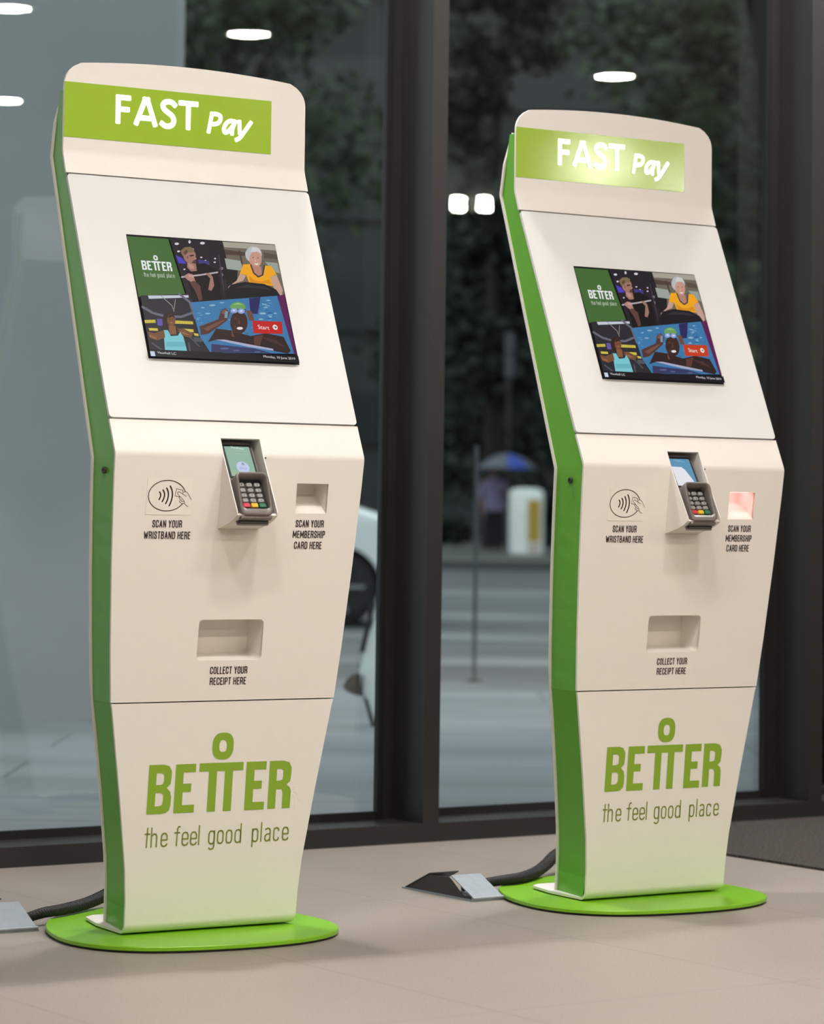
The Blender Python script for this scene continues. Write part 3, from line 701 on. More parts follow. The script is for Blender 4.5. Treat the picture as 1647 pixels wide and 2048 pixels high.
    if side == 'left':
        scr([(X0, A0), (X1, A0), (X1, A1), (X0, A1)], (150, 184, 164))
        scr([(X0, A0), (X1, A0), (X1, A0 + .012), (X0, A0 + .012)], (160, 190, 160))
        scr(E_(.002, .103, .0135, .0125), (196, 208, 238))
        for q in fit_text('pay', -.006, .010, .0985, .006): scr(q, (150, 160, 200))
        scr(E_(.002, .1085, .003, .003), (140, 170, 170))
    else:
        scr([(X0, A0), (X1, A0), (X1, A1), (X0, A1)], (98, 150, 184))
        scr([(X0, A0), (.0215, A0), (.020, .092), (.015, .104), (.006, .122), (.000, .128), (X0, .129)], (232, 232, 240))
    for q in fit_text('VeriFone', -.018, .012, .1385, .0052): scr(q, (226, 238, 234) if side == 'left' else (150, 190, 216))
    for k in range(2 if side == 'left' else 0): scr([(-.012, .1325 - k * .006), (.016, .1325 - k * .006), (.016, .1333 - k * .006), (-.012, .1333 - k * .006)], (178, 205, 190))
    ts = mb.build('terminal_display', M_SCREEN, term, fix=False); ts['label'] = 'lit pale green display' if side == 'left' else 'lit blue and white display'
    mb = MB()
    for q in fit_text('VeriFone', -.028, -.008, .1545, .003): mb.poly([tp(x, a, .0035) for x, a in q])
    mb.build('terminal_lettering', M_INK, term, fix=False)
    mb = MB(); mb.prism(rrect(-.0300, .0300, -.010, -.003, .003), lambda x, n_: tp(x, -.0085, n_), lambda x, n_: tp(x, -.002, n_)); mb.build('card_slot', M_DARK, term)
    mb = MB(); mb.prism(rrect(-.0325, .0325, -.0030, .0085, .004), lambda x, n_: tp(x, -.0062, n_), lambda x, n_: tp(x, -.001, n_)); mb.prism(rrect(-.0325, .0325, -.0150, -.0095, .0024), lambda x, n_: tp(x, -.0095, n_), lambda x, n_: tp(x, -.001, n_))
    mb.build('slot_surround', M_TERM, term)
    # --- screen panel and its display
    r = .007
    mb = MB(); sheet(mb, rrect(-.2600, .2600, .0018, SCR_L - .0018, r), [], P_SCR, .006, .0012)
    sp_ = mb.build('screen_panel', M_GLASSWHITE, K); sp_['label'] = 'glossy white sloping screen panel'
    dx0, dx1, d0, d1 = -.1596, .1598, .2442 * SCR_L, .7555 * SCR_L
    def dp(u, v, o): return P_SCR.map(dx0 + (dx1 - dx0) * u, d0 + (d1 - d0) * v, .0012 + o)
    zc = [.0003]
    def paint(mb_, px, c, uv=False):
        zc[0] += .00001
        pts = px if uv else [DH(*p) for p in px]
        tris = tessellate_polygon([[Vector((p[0], p[1], 0)) for p in pts]])
        for t3 in tris: mb_.poly([dp(pts[i][0], pts[i][1], zc[0]) for i in t3], col=srgb(*c))
    mb = MB(); paint(mb, [(0, 0), (1, 0), (1, 1), (0, 1)], (24, 21, 24), True)
    disp = mb.build('display', M_SCREEN, K, fix=False); disp['label'] = 'lit display of gym and pool photos'
    for nm, (lb, shapes) in TILES.items():
        mb = MB()
        for px, c in shapes: paint(mb, px, c)
        if nm == 'logo_tile':
            for o_, h_ in logo_shapes():
                # same emblem in white, in display coordinates
                vs_, es = [], []
                for loop in [o_] + h_:
                    b = len(vs_); vs_ += [Vector(((p[0] + 148) / 300, (p[1] - 217) / 90)) for p in loop]; es += [(b + i, b + (i + 1) % len(loop)) for i in range(len(loop))]
                V, E2, Fc, _, _, _ = delaunay_2d_cdt(vs_, es, [], 0, 1e-7)
                tr_ = lambda q: (.067 + .196 * q[0], .715 + .076 * q[1])
                oo2 = [((p[0] + 148) / 300, (p[1] - 217) / 90) for p in o_]; hh2 = [[((p[0] + 148) / 300, (p[1] - 217) / 90) for p in h] for h in h_]
                for f in Fc:
                    c_ = sum((V[i] for i in f), Vector((0, 0))) / len(f)
                    if inside(c_, oo2) and not any(inside(c_, h) for h in hh2): paint(mb, [tr_(V[i]) for i in f], (232, 236, 236), True)
            for q in stroke_polys(tagline_strokes(), 3.4, 6): paint(mb, [(.067 + .196 * (x + 148) / 300, .655 + .035 * (s - 156) / 36) for x, s in q], (196, 206, 190), True)
        mb.build(nm.split('.')[0], M_SCREEN, disp, fix=False)['label'] = lb
    mb = MB(); paint(mb, [(1345, 614), (1405, 600), (1512, 1112), (1490, 1110)], (92, 30, 84)); mb.build('purple_stripe', M_SCREEN, disp, fix=False)
    mb = MB(); paint(mb, [(1135, 824), (1386, 833), (1394, 938), (1146, 931)], (190, 36, 32) if side == 'left' else (196, 62, 30))
    u0, v0 = DH(1183, 897); u1, _ = DH(1281, 897)
    for q in fit_text('Start', u0, u1, v0, .036): paint(mb, q, (236, 226, 226), True)
    cu, cv_ = DH(1325, 884)
    paint(mb, [(cu + .0165 * math.cos(k * .2618), cv_ + .0206 * math.sin(k * .2618)) for k in range(24)], (240, 236, 236), True)
    for q in stroke_polys([[(-.9, 0), (.9, 0)], [(.1, .75), (.9, 0), (.1, -.75)]], .5, 6): paint(mb, [(cu + x * .0095, cv_ + y * .0115) for x, y in q], (60, 60, 62), True)
    mb.build('start_button', M_SCREEN, disp, fix=False)
    mb = MB(); paint(mb, [(0, 0), (.985, 0), (.985, .056), (.0, .056)], (26, 22, 28), True)
    paint(mb, [(.002, .002), (.031, .002), (.031, .04), (.002, .04)], (198, 212, 230), True)
    for q in fit_text('Vauxhall LC', .043, .168, .020, .020): paint(mb, q, (222, 222, 226), True)
    for q in fit_text('Monday, 10 June 2019', .735, .955, .018, .020): paint(mb, q, (222, 222, 226), True)
    mb.build('caption_bar', M_SCREEN, disp, fix=False)
    # --- header
    mb = MB(); sheet(mb, head_outline(), [], P_HD, .005)
    hd = mb.build('header_panel', M_WHITE, K); hd['label'] = 'white arched header panel'
    g0, g1, gx = HN_L + .0276, HN_L + .1317, .1841
    mb = MB(); mb.prism([(-HW, g0), (gx, g0), (gx, g1), (-HW, g1)], lambda x, s: P_HD.map(x, s, .0001), lambda x, s: P_HD.map(x, s, .0008))
    sg = mb.build('sign_panel', M_SIGN, hd); sg['label'] = 'lime green lit sign panel'
    Y0 = HN_L; T = .0104; h0, h1 = .0600, .1160
    def place(pts): return [(x, Y0 + y) for x, y in pts]
    t2 = T / 2
    S = [[(-.1540 + t2, h0 + t2), (-.1540 + t2, h1 - t2)], [(-.1540 + t2, h1 - t2), (-.1218 - t2, h1 - t2)], [(-.1540 + t2, .0885), (-.1240 - t2, .0885)]]
    S += [[(-.1150 + t2, h0 + t2), (-.0920, h1 - t2)], [(-.0870, h1 - t2), (-.0652 - t2, h0 + t2)], [(-.0925, h1 - t2), (-.0865, h1 - t2)], [(-.1010, .0755), (-.0780, .0755)]]
    S += [smooth_stroke([(-.0290, .1060), (-.0340, .1100), (-.0420, .1112), (-.0500, .1090), (-.0540, .1030), (-.0510, .0960), (-.0430, .0905), (-.0345, .0850), (-.0300, .0770), (-.0320, .0690), (-.0390, .0645), (-.0480, .0642), (-.0550, .0680)])]
    S += [[(-.0206 + t2, h1 + .0005 - t2), (.0228 - t2, h1 + .0005 - t2)], [(.0010, h0 + t2), (.0010, h1 - t2)]]
    mb = MB()
    for q in block_strokes([place(s_) for s_ in S], T, .0022): mb.poly([P_HD.map(x, s, .0016) for x, s in q])
    mb.build('sign_lettering', M_LIT, sg, fix=False)['label'] = 'glowing white capitals'
    T = .0084; sl = .19
    def it(pts): return [(x + sl * (y - .057), Y0 + y) for x, y in pts]
    S = [it([(.0450, .0612), (.0450, .0958)]), it(smooth_stroke([(.0450, .0958), (.0560, .0958), (.0640, .0925), (.0655, .0855), (.0620, .0790), (.0540, .0762), (.0455, .0762)]))]
    S += [it(smooth_stroke([(.0965, .0838), (.0905, .0856), (.0840, .0838), (.0785, .0775), (.0768, .0690), (.0795, .0626), (.0845, .0628), (.0900, .0680), (.0950, .0760)])), it([(.0985, .0845), (.0950, .0700), (.0962, .0612)])]
    S += [it([(.1075, .0850), (.1125, .0640)]), it(smooth_stroke([(.1325, .0850), (.1230, .0680), (.1150, .0545), (.1085, .0500)]))]
    mb = MB()
    for q in block_strokes(S, T, .0020): mb.poly([P_HD.map(x, s, .0016) for x, s in q])
    mb.build('sign_lettering', M_LIT, sg, fix=False)['label'] = 'glowing white italic word'
    # --- back sheet
    mb = MB()
    zz = [(s, P_BACK.at(s)[0].y) for s in [P_BACK.L * i / 24 for i in range(25)]]
    R = [(width_back(z) if z < 1.5 else (HW if z < 1.555 else HW - .012 * ((z - 1.555) / .0155)), s) for s, z in zz]
    mb2 = MB(); sheet(mb2, R + [(-x, s) for x, s in reversed(R)], [], P_BACK, .0055)
    mb2.build('back_panel', M_WHITE, K)
    # --- green side body, a shell between the two sheets
    zs = sorted(set([.019, F1[1], B2[1], F2[1], F3[1], F4[1], F5[1], B5[1], 1.5665] + [.019 + i * .041 for i in range(1, 21)]))
    mb = MB()
    L_ = []
    for z in zs:
        wf, wb = width_front(z) - .0035, width_back(z) - .0035
        yf, yb = y_front(z) + .0055, y_back(z) - .0005
        if z < .03: yf += .010
        L_.append((z, wf, wb, yf, yb))
    for (z0, a0, b0, f0, k0), (z1, a1, b1, f1, k1) in zip(L_, L_[1:]):
        for sg_ in (-1, 1):
            mb.poly([(sg_ * a0, f0, z0), (sg_ * b0, k0, z0), (sg_ * b1, k1, z1), (sg_ * a1, f1, z1)])
            mb.poly([(sg_ * (a0 - .003), f0, z0), (sg_ * (b0 - .003), k0, z0), (sg_ * (b1 - .003), k1, z1), (sg_ * (a1 - .003), f1, z1)])
    z, wf, wb, yf, yb = L_[-1]
    mb.poly([(-wf, yf, z), (wf, yf, z), (wb, yb, z), (-wb, yb, z)])
    body = mb.build('side_body', M_GREEN, K, fix=False); body['label'] = 'green painted side walls'
    mb = MB()
    def lk(q): return Vector((-.2575 - q.z, -.0747 + q.x, .8520 + q.y))
    mb.lathe([(.0062, 0), (.0062, .0035), (.0048, .0042), (.0030, .0042), (.0030, .0012)], 20, lk)
    mb.build('lock', M_STEELD, body, fix=False)
    return K

KL = ((-.3709, 5.6005, 0), .5640)
KR = ((.4924, 6.1767, 0), .5933)

# ------------------------------------------------------------------ the room
RX0, RX1, RY0, CEIL = -7.0, 14.0, -14.5, 3.02
def wbox(name, x0_, x1_, y0_, y1_, z0_, z1_, m):
    mb = MB(); mb.box(x0_, x1_, y0_, y1_, z0_, z1_); return in_wall(mb.build(name, m))
M_WALL = mat('warm_grey_paint', (0.55, 0.52, 0.49), 0.8, noise=(3, 0.05))
M_CEIL = mat('pale_ceiling_panel', (0.12, 0.118, 0.115), 0.85, noise=(4, 0.04))
struct(wbox('floor', RX0, RX1, RY0, .0, -.12, 0, M_FLOOR))
struct(wbox('ceiling', RX0, RX1, RY0, .16, CEIL, CEIL + .2, M_CEIL))
M_WALLD = mat('dark_grey_panelling', (0.10, 0.10, 0.10), 0.8, noise=(3, 0.08))
struct(wbox('wall_back', RX0, RX1, RY0 - .2, RY0, -.12, CEIL, M_WALLD))
struct(wbox('wall_left', RX0 - .2, RX0, RY0, .16, -.12, CEIL, M_WALL))
struct(wbox('wall_right', RX1, RX1 + .2, RY0, .16, -.12, CEIL, M_WALLD))
# glazed wall: bottom rail with sill, mullions with deep fins, panes set back 0.14 m
GX0, GX1 = -2.38, 5.007
GY = .140
struct(wbox('wall_window', RX0, GX0, -.02, .16, -.12, CEIL, M_WALL))
struct(wbox('wall_window_far', GX1, RX1, -.02, .16, -.12, CEIL, M_WALL))
struct(wbox('trim_1', GX0, GX1, 0, GY + .03, -.12, .0445, M_FRAME), 'black window rail and sill along the floor')
struct(wbox('trim_2', GX0, GX1, 0, GY + .03, 2.92, CEIL, M_FRAME))
fins = [.0525 + 1.2285 * k for k in range(-1, 4)]
nt_ = 3
for fx in fins:
    mb = MB(); mb.box(fx, fx + .0455, 0, GY + .028, .0445, 2.92)
    o = in_wall(mb.build('trim_%d' % nt_, M_FRAME)); struct(o); nt_ += 1
    mb = MB(); mb.box(fx - .042, fx, GY - .006, GY + .012, .0445, 2.92)
    mb.build('glazing_bead', M_FRAME, o)
    mb = MB(); mb.box(fx - .045, fx - .030, GY - .010, GY - .006, .05, 2.92); mb.build('gasket', M_GASKET, o)
edges = [GX0] + [f for f in fins] + [GX1]
for i in range(len(edges) - 1):
    a = edges[i] + (.0455 if i > 0 else 0); b = edges[i + 1]
    mb = MB(); mb.box(a - .001, b - .002, GY, GY + .010, .046, 2.919)
    o = struct(in_wall(mb.build('window_%d' % (i + 1), M_GLASS)), 'clear glass pane')
    mb = MB(); mb.box(a, b - .042, GY - .004, GY + .012, .0446, .0630); mb.build('gasket', M_GASKET, o)
# entrance mat beyond the right kiosk
mb = MB(); mb.box(.520, 3.9, -2.6, -.012, .0, .006)
tag(in_wall(mb.build('entrance_mat', M_MAT)), 'dark grey speckled entrance mat beside the right kiosk', 'mat')

# ceiling downlights, some mirrored in the glass; unseen near ones added as fill
M_LAMP = emit_mat('warm_lamp', (1.0, 0.88, 0.75), LAMP)
M_FILLN = emit_mat('neutral_fill_lamp', (1.0, 0.95, 0.88), LAMP * 0.52)  # unseen near row, added to lighten the kiosk fronts
M_FILLW = emit_mat('cool_fill_lamp', (1.0, 0.97, 0.95), LAMP * 0.95)  # unseen row by the glass, added to brighten the floor there
M_TRIM = mat('white_lamp_ring', (0.7, 0.7, 0.7), 0.5)
def downlight(x, y, label, r=.095, m=M_LAMP, z=CEIL):
    p = WP(x, y, z)
    T_ = thing('ceiling_downlight', label, 'ceiling light', p, 0, 'ceiling downlights')
    mb = MB(); mb.lathe([(r + .03, 0), (r + .03, -.008), (r, -.012), (r, -.004)], 24); mb.build('trim_ring', M_TRIM, T_)
    mb = MB(); mb.lathe([(r - .002, -.004), (r - .002, -.0065)], 24); mb.build('lamp_lens', m, T_)
for x, y in [(1.95, -5.76), (3.16, -5.69), (5.31, -5.65), (.0, -5.7), (-2.2, -5.7), (-4.4, -5.7), (7.4, -5.65), (3.31, -8.5), (1.0, -8.4), (-1.4, -8.4), (-3.8, -8.4),
             (-3.4, -3.2), (-1.15, -2.5), (-.3, -3.0), (-2.2, -2.6), (-.78, -.6), (.9, -.6), (2.2, -.6)]:
    downlight(x, y, m=M_FILLW if y > -1 else M_FILLN if y > -4 else M_LAMP, label='round recessed downlight in the ceiling of the room')
M_SPOT = emit_mat('bright_spot_lamp', (1.0, 0.97, 0.80), 260.0)
for k, (x, y) in enumerate(((8.09, -10.98), (8.23, -10.86))):
    T_ = thing('ceiling_spotlight', 'bright square spotlight far back in the room, mirrored in the window', 'spotlight', WP(x, y, CEIL), WALL_A, 'far spotlights')
    mb = MB(); mb.box(-.055, .055, -.055, .055, -.105, 0); mb.build('housing', M_TRIM, T_)
    mb = MB(); mb.box(-.050, .050, .0555, .0575, -.100, -.006); mb.build('lamp_lens', M_SPOT, T_)

# hanging spotlight that throws the glare on the right-hand sign
pp = WP(3.08, -5.34, 2.19); aim = (Vector((.40, 6.10, 1.52)) - pp).normalized()
Ps = thing('pendant_spotlight', 'hanging spotlight in the room that glares on the right kiosk sign', 'spotlight', pp)
qa = aim.to_track_quat('Z', 'Y')
mb = MB(); mb.lathe([(.03, -.16), (.10, -.12), (.112, .02), (.106, .02), (.102, -.004)], 24, lambda q: qa @ q); mb.build('shade', M_FRAME, Ps)
mb = MB(); mb.lathe([(.100, 0), (.100, .003)], 24, lambda q: qa @ q); mb.build('lamp_lens', emit_mat('pendant_lamp', (1.0, .95, .78), 34.0), Ps)
mb = MB(); mb.tube([qa @ Vector((0, 0, -.15)), (0, 0, CEIL - 2.19)], .008, 8); mb.build('rod', M_FRAME, Ps)

kiosk(*KL, 'nearer white and green payment kiosk, on the left, with a plain green lit sign', 'left')
kiosk(*KR, 'farther white and green payment kiosk, on the right, with glare on its sign', 'right')

# ------------------------------------------------------------------ floor boxes and cables, one per kiosk
def kloc(k, x, y, z):
    c, s = math.cos(k[1]), math.sin(k[1]); return Vector((k[0][0] + c * x - s * y, k[0][1] + s * x + c * y, z))
def floor_box(k, label, xa, xb, yf):
    T_ = thing('floor_outlet_box', label, 'floor box', kloc(k, xa, yf, 0), k[1], 'floor outlet boxes')
    w = xb - xa; d = .245
    mb = MB()
    for q in ((-.004, w + .004, -.006, .012), (-.004, w + .004, d - .012, d + .006), (-.004, .010, .012, d - .012), (w - .010, w + .004, .012, d - .012)): mb.box(q[0], q[1], q[2], q[3], 0, .003)
    mb.build('frame', M_STEEL, T_)
    mb = MB(); mb.box(.010, w - .010, .012, d - .012, .0002, .0012); mb.build('socket_well', M_STEELD, T_)
    def slab(mb_, y0_, z0_, y1_, z1_, t_=.0022, x0_=0, x1_=None):
        x1_ = w if x1_ is None else x1_
        dy, dz = y1_ - y0_, z1_ - z0_; L = math.hypot(dy, dz); ny, nz = -dz / L * t_, dy / L * t_
        P = [(y0_, z0_), (y1_, z1_), (y1_ + ny, z1_ + nz), (y0_ + ny, z0_ + nz)]
        mb_.prism(P, lambda y, z: (x0_, y, z), lambda y, z: (x1_, y, z))
    mb = MB(); slab(mb, .0, .007, .078, .043)
    lid = mb.build('lid', M_STEEL, T_); lid['label'] = 'raised steel lid'
    mb = MB(); mb.tube([(-.002, -.003, .0055), (w + .002, -.003, .0055)], .0042, 10)
    mb.build('hinge', M_STEEL, lid)
    mb = MB(); slab(mb, d, .004, .155, .042)
    l2 = mb.build('lid', M_STEELD, T_); l2['label'] = 'dark raised rear lid'
    mb = MB(); mb.prism([(d - .006, .003), (.165, .038), (.085, .040), (.030, .004)], lambda y, z: (.0015, y, z), lambda y, z: (.0030, y, z))
    mb.build('side_flap', M_STEELD, T_)
    return T_
floor_box(KR, 'hinged steel floor box with lids raised, beside the right kiosk', -.322, -.249, .155)
floor_box(KL, 'hinged steel floor box with lids raised, cut by the left edge of the photo', -.362, -.252, .183)
def cable(k, pts, rad, label):
    T_ = thing('power_cable', label, 'cable', kloc(k, *pts[-1]), 0, 'kiosk cables')
    o = T_.location
    P = [kloc(k, *p) for p in pts]
    sm = []
    for i in range(len(P) - 1):
        p0, p1, p2, p3 = P[max(i - 1, 0)], P[i], P[i + 1], P[min(i + 2, len(P) - 1)]
        for q in range(8):
            u = q / 8.0; sm.append(0.5 * ((2 * p1) + (p2 - p0) * u + (2 * p0 - 5 * p1 + 4 * p2 - p3) * u * u + (3 * p1 - p0 - 3 * p2 + p3) * u ** 3) - o)
    sm.append(P[-1] - o)
    n = len(sm); R = [rad[0] + (rad[1] - rad[0]) * i / (n - 1) for i in range(n)]
    mb = MB(); mb.tube(sm, R, 14); sl = mb.build('braided_sleeve', M_BRAID, T_)
    # braid: fine crossing threads wound round the sleeve
    mb = MB()
    for sgn in (1, -1):
        for ph in range(5):
            pts2 = []
            for i in range(n * 3 - 2):
                j = i / 3.0; a = int(j); b = min(a + 1, n - 1); c = sm[a].lerp(sm[b], j - a)
                t_ = (sm[b] - sm[a]) if b > a else (sm[a] - sm[a - 1]); t_ = t_.normalized()
                e1 = t_.cross(Vector((0, 0, 1))).normalized(); e2 = e1.cross(t_); an = sgn * i * .55 + ph * 1.2566
                pts2.append(c + (e1 * math.cos(an) + e2 * math.sin(an)) * (R[a] + .0003))
            mb.tube(pts2, .0006, 4, caps=False)
    mb.build('braid_thread', mat('grey_braid_thread', (0.022, 0.021, 0.021), 0.45), sl)
    return T_
cable(KL, [(.06, .37, .06), (-.03, .345, .034), (-.09, .307, .026), (-.16, .262, .0245), (-.215, .240, .023), (-.262, .246, .0095)], (.0125, .0085), 'thick black braided cable from the left kiosk to its floor box')
cable(KR, [(.18, .47, .06), (.11, .454, .040), (.04, .395, .030), (-.04, .325, .0255), (-.117, .272, .0245), (-.17, .262, .023), (-.215, .272, .018), (-.255, .290, .010)], (.0135, .0085), 'thick black braided cable from the right kiosk to its floor box')

# ------------------------------------------------------------------ outdoors
M_PAVE = None
def pave_mat():
    m = mat('wet_grey_paving', (0.27, 0.285, 0.30), 0.42, spec=0.5, noise=(1.1, 0.16, 6))
    return m
def ground_mat(name, base, scale, amt, rough, slab=None):
    m = bpy.data.materials.new(name); m.use_nodes = True
    nt = m.node_tree; b = nt.nodes['Principled BSDF']; L = nt.links.new
    tc = nt.nodes.new('ShaderNodeTexCoord'); mp = nt.nodes.new('ShaderNodeMapping'); mp.inputs['Scale'].default_value = (scale * .35, scale, scale)
    L(tc.outputs['Object'], mp.inputs[0])
    n = nt.nodes.new('ShaderNodeTexNoise'); n.inputs['Scale'].default_value = 1.0; n.inputs['Detail'].default_value = 5; L(mp.outputs[0], n.inputs['Vector'])
    r = nt.nodes.new('ShaderNodeMapRange'); r.inputs[1].default_value = .3; r.inputs[2].default_value = .7; r.inputs[3].default_value = 1 - amt; r.inputs[4].default_value = 1 + amt; L(n.outputs['Fac'], r.inputs[0])
    val = r.outputs[0]
    if slab:
        br = nt.nodes.new('ShaderNodeTexBrick'); br.inputs['Scale'].default_value = 1.0; br.inputs['Brick Width'].default_value = slab[0]; br.inputs['Row Height'].default_value = slab[1]
        br.inputs['Mortar Size'].default_value = .008; br.inputs['Color1'].default_value = (1, 1, 1, 1); br.inputs['Color2'].default_value = (.86, .86, .88, 1); br.inputs['Mortar'].default_value = (.6, .6, .6, 1)
        L(tc.outputs['Object'], br.inputs['Vector'])
        mu = nt.nodes.new('ShaderNodeMath'); mu.operation = 'MULTIPLY'; L(val, mu.inputs[0]); L(br.outputs['Color'], mu.inputs[1]); val = mu.outputs[0]
    sc = nt.nodes.new('ShaderNodeVectorMath'); sc.operation = 'SCALE'; sc.inputs[0].default_value = base; L(val, sc.inputs['Scale']); L(sc.outputs[0], b.inputs['Base Color'])
    b.inputs['Roughness'].default_value = rough; b.inputs['Specular IOR Level'].default_value = 0.2
    return m
M_PAVE = ground_mat('wet_grey_paving', (0.25, 0.265, 0.285), 1.6, 0.16, 0.85, (1.2, .6))
M_ROAD = ground_mat('wet_asphalt', (0.10, 0.106, 0.112), 0.7, 0.38, 0.6)
M_MARK = mat('road_paint', (0.155, 0.16, 0.16), 0.7, noise=(.8, 0.5))
GZ = -.02
ROADY = 13.85
mb = MB()
pv = [WP(-9, .165), WP(11.2, .165), Vector((9.2, ROADY, 0)), Vector((-16, ROADY, 0))]
pv = [(p.x, p.y) for p in pv]
mb.prism(pv, lambda x, y: (x, y, GZ - .25), lambda x, y: (x, y, GZ))
struct(mb.build('floor_pavement', M_PAVE), 'wet grey pavement outside the glass')
mb = MB(); mb.box(-70, 70, ROADY + .15, 47.5, GZ - .3, GZ - .06)
struct(mb.build('floor_road', M_ROAD), 'wet grey road beyond the pavement')
mb = MB(); mb.box(-70, 70, ROADY, ROADY + .15, GZ - .3, GZ + .002); struct(mb.build('trim_kerb', mat('kerb_stone', (.16, .165, .17), .6, noise=(6, .15))), 'low stone kerb at the road edge')
mb = MB(); mb.box(-70, 70, 47.5, 47.8, GZ - .3, GZ + .08); struct(mb.build('trim_far_kerb', mat('dark_kerb_stone', (.05, .052, .05), .7, noise=(6, .15))), 'dark kerb on the far side of the road')
mb = MB(); mb.box(-70, 70, 47.8, 110, GZ - .3, GZ + .06); struct(mb.build('floor_verge', ground_mat('far_verge', (.11, .115, .10), .5, .3, .8)), 'grey verge below the trees')
# pale painted bands across the road
for i, (ya, yb, xa, xb) in enumerate(((14.6, 15.5, -9, 6), (17.2, 18.2, -12, 8), (20.5, 21.6, -7, 9), (25.0, 26.2, -14, 12), (32.0, 34.0, -14, 2.2))):
    mb = MB(); mb.box(xa, xb, ya, yb, GZ - .0599, GZ - .054)
    tag(mb.build('road_marking', M_MARK), 'worn pale painted band on the wet road, ' + ('nearest the kerb', 'second from the near kerb', 'middle one of five', 'second from the far kerb', 'nearest the far kerb')[i], 'road marking', 'painted bands on the road')
# concrete return wall on the left
mb = MB(); mb.box(-6.0, -.925, 11.5, 11.9, GZ, 5.2)
struct(mb.build('wall_outside', mat('grey_render', (.26, .275, .285), .8, noise=(.9, .10, 4))), 'plain grey wall outside the left pane')

M_LEAF = [mat('dark_leaf', (.017, .027, .015), .75, noise=(.8, .45)), mat('mid_leaf', (.036, .056, .026), .75, noise=(.8, .45)), mat('deep_leaf', (.013, .021, .014), .75, noise=(.8, .45))]
M_BARK = mat('dark_bark', (.016, .014, .012), .9, noise=(6, .4))
def tree(x, y, h, r, base, mi, label, group, ncl=40, nl=130):
    T_ = thing('tree' if base > .6 else 'shrub', label, 'tree' if base > .6 else 'shrub', (x, y, GZ + .06), 0, group)
    if base > .6:
        mb = MB(); mb.tube([(0, 0, 0), (.05, 0, base), (.0, .05, h * .55), (.1, 0, h * .8)], [.24, .19, .14, .05], 10)
        for k in range(5):
            a = k * 1.3; z = base + k * (h - base) * .12
            mb.tube([(0, 0, z), (math.cos(a) * r * .4, math.sin(a) * r * .4, z + h * .10), (math.cos(a) * r * .75, math.sin(a) * r * .75, z + h * .14)], [.09, .06, .02], 6)
        mb.build('trunk', M_BARK, T_)
    else:
        mb = MB()
        for k in range(4): mb.tube([(.05 * math.cos(k * 1.6), .05 * math.sin(k * 1.6), 0), (.3 * math.cos(k * 1.6), .3 * math.sin(k * 1.6), h * .6)], [.03, .012], 6)
        mb.build('stem', M_BARK, T_)
    mb = MB()
    for c in range(ncl):
        a = random.uniform(0, 6.283); zz_ = random.uniform(base * .8, h * .94); f = 1 - abs((zz_ - base) / (h - base) - .42) * .95
        rr = r * f * math.sqrt(random.random()) * .85
        cx, cy_, cr_ = math.cos(a) * rr, math.sin(a) * rr, r * random.uniform(.26, .46)
        for _ in range(nl):
            d = Vector((random.gauss(0, 1), random.gauss(0, 1), random.gauss(0, 1))).normalized() * cr_ * random.uniform(.35, 1)
            p = Vector((cx, cy_, zz_)) + Vector((d.x, d.y, d.z * .8))
            s = random.uniform(.10, .24)
            u = Vector((random.gauss(0, 1), random.gauss(0, 1), random.gauss(0, .6))).normalized(); v = u.cross(Vector((random.gauss(0, 1), random.gauss(0, 1), random.gauss(0, 1)))).normalized()
            if p.z < .1: p.z = .1
            mb.poly([p - u * s, p + v * s * .55, p + u * s, p - v * s * .55])
    mb.build('foliage', M_LEAF[mi], T_, fix=False)
tl = ['tall dark leafy tree across the road', 'tall mid green leafy tree across the road', 'very dark tree set back across the road']
TL = {-3.6: 'leafy green tree across the road, seen between the left kiosk and the mullion', 1.85: 'dark tree trunk rising behind the traffic bollard, narrow crown', 5.4: 'leafy green tree across the road, above the right kiosk', 8.2: 'dark leafy tree set back across the road, just left of the right mullion', 12.4: 'dark leafy tree across the road, hidden behind the right mullion', -5.6: 'very dark tree far back, behind the left kiosk', 2.2: 'short dark tree far back, behind the person with the umbrella', 11.4: 'very dark tree far back, right of the right kiosk sign'}
ORD = ('leftmost', 'second from the left', 'third from the left', 'third from the right', 'second from the right', 'rightmost')
for (x, y, h, r, b, mi) in ((-3.6, 58, 14, 3.1, 2.0, 1), (1.85, 68, 15, 1.7, 4.5, 2), (5.4, 60, 14, 3.3, 1.8, 1), (8.2, 68, 15, 2.7, 4.6, 0), (12.4, 59, 14, 3.2, 2.0, 0), (-5.6, 80, 16, 3.6, 1.8, 2), (2.2, 82, 10, 3.6, 1.6, 0), (11.4, 86, 17, 4.0, 1.8, 2)):
    tree(x, y, h, r, b, mi, TL[x], 'trees across the road')
for i in range(6): tree(-5.6 + i * 3.0, 73.5, 3.0 + (i % 2) * .5, 1.25, .1, (0, 2)[i % 2], 'low dark shrub under the trees across the road, %s of the row' % ORD[i], 'shrubs under the trees', 14, 120)
# building far behind the trees
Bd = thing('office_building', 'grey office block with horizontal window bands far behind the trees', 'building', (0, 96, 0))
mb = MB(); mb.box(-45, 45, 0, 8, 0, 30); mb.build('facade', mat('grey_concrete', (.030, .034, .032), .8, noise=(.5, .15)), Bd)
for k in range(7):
    mb = MB(); mb.box(-45, 45, -.15, 0, 3.0 + k * 3.6, 4.7 + k * 3.6); mb.build('window_band', mat('dark_glazing', (.010, .013, .013), .3), Bd)
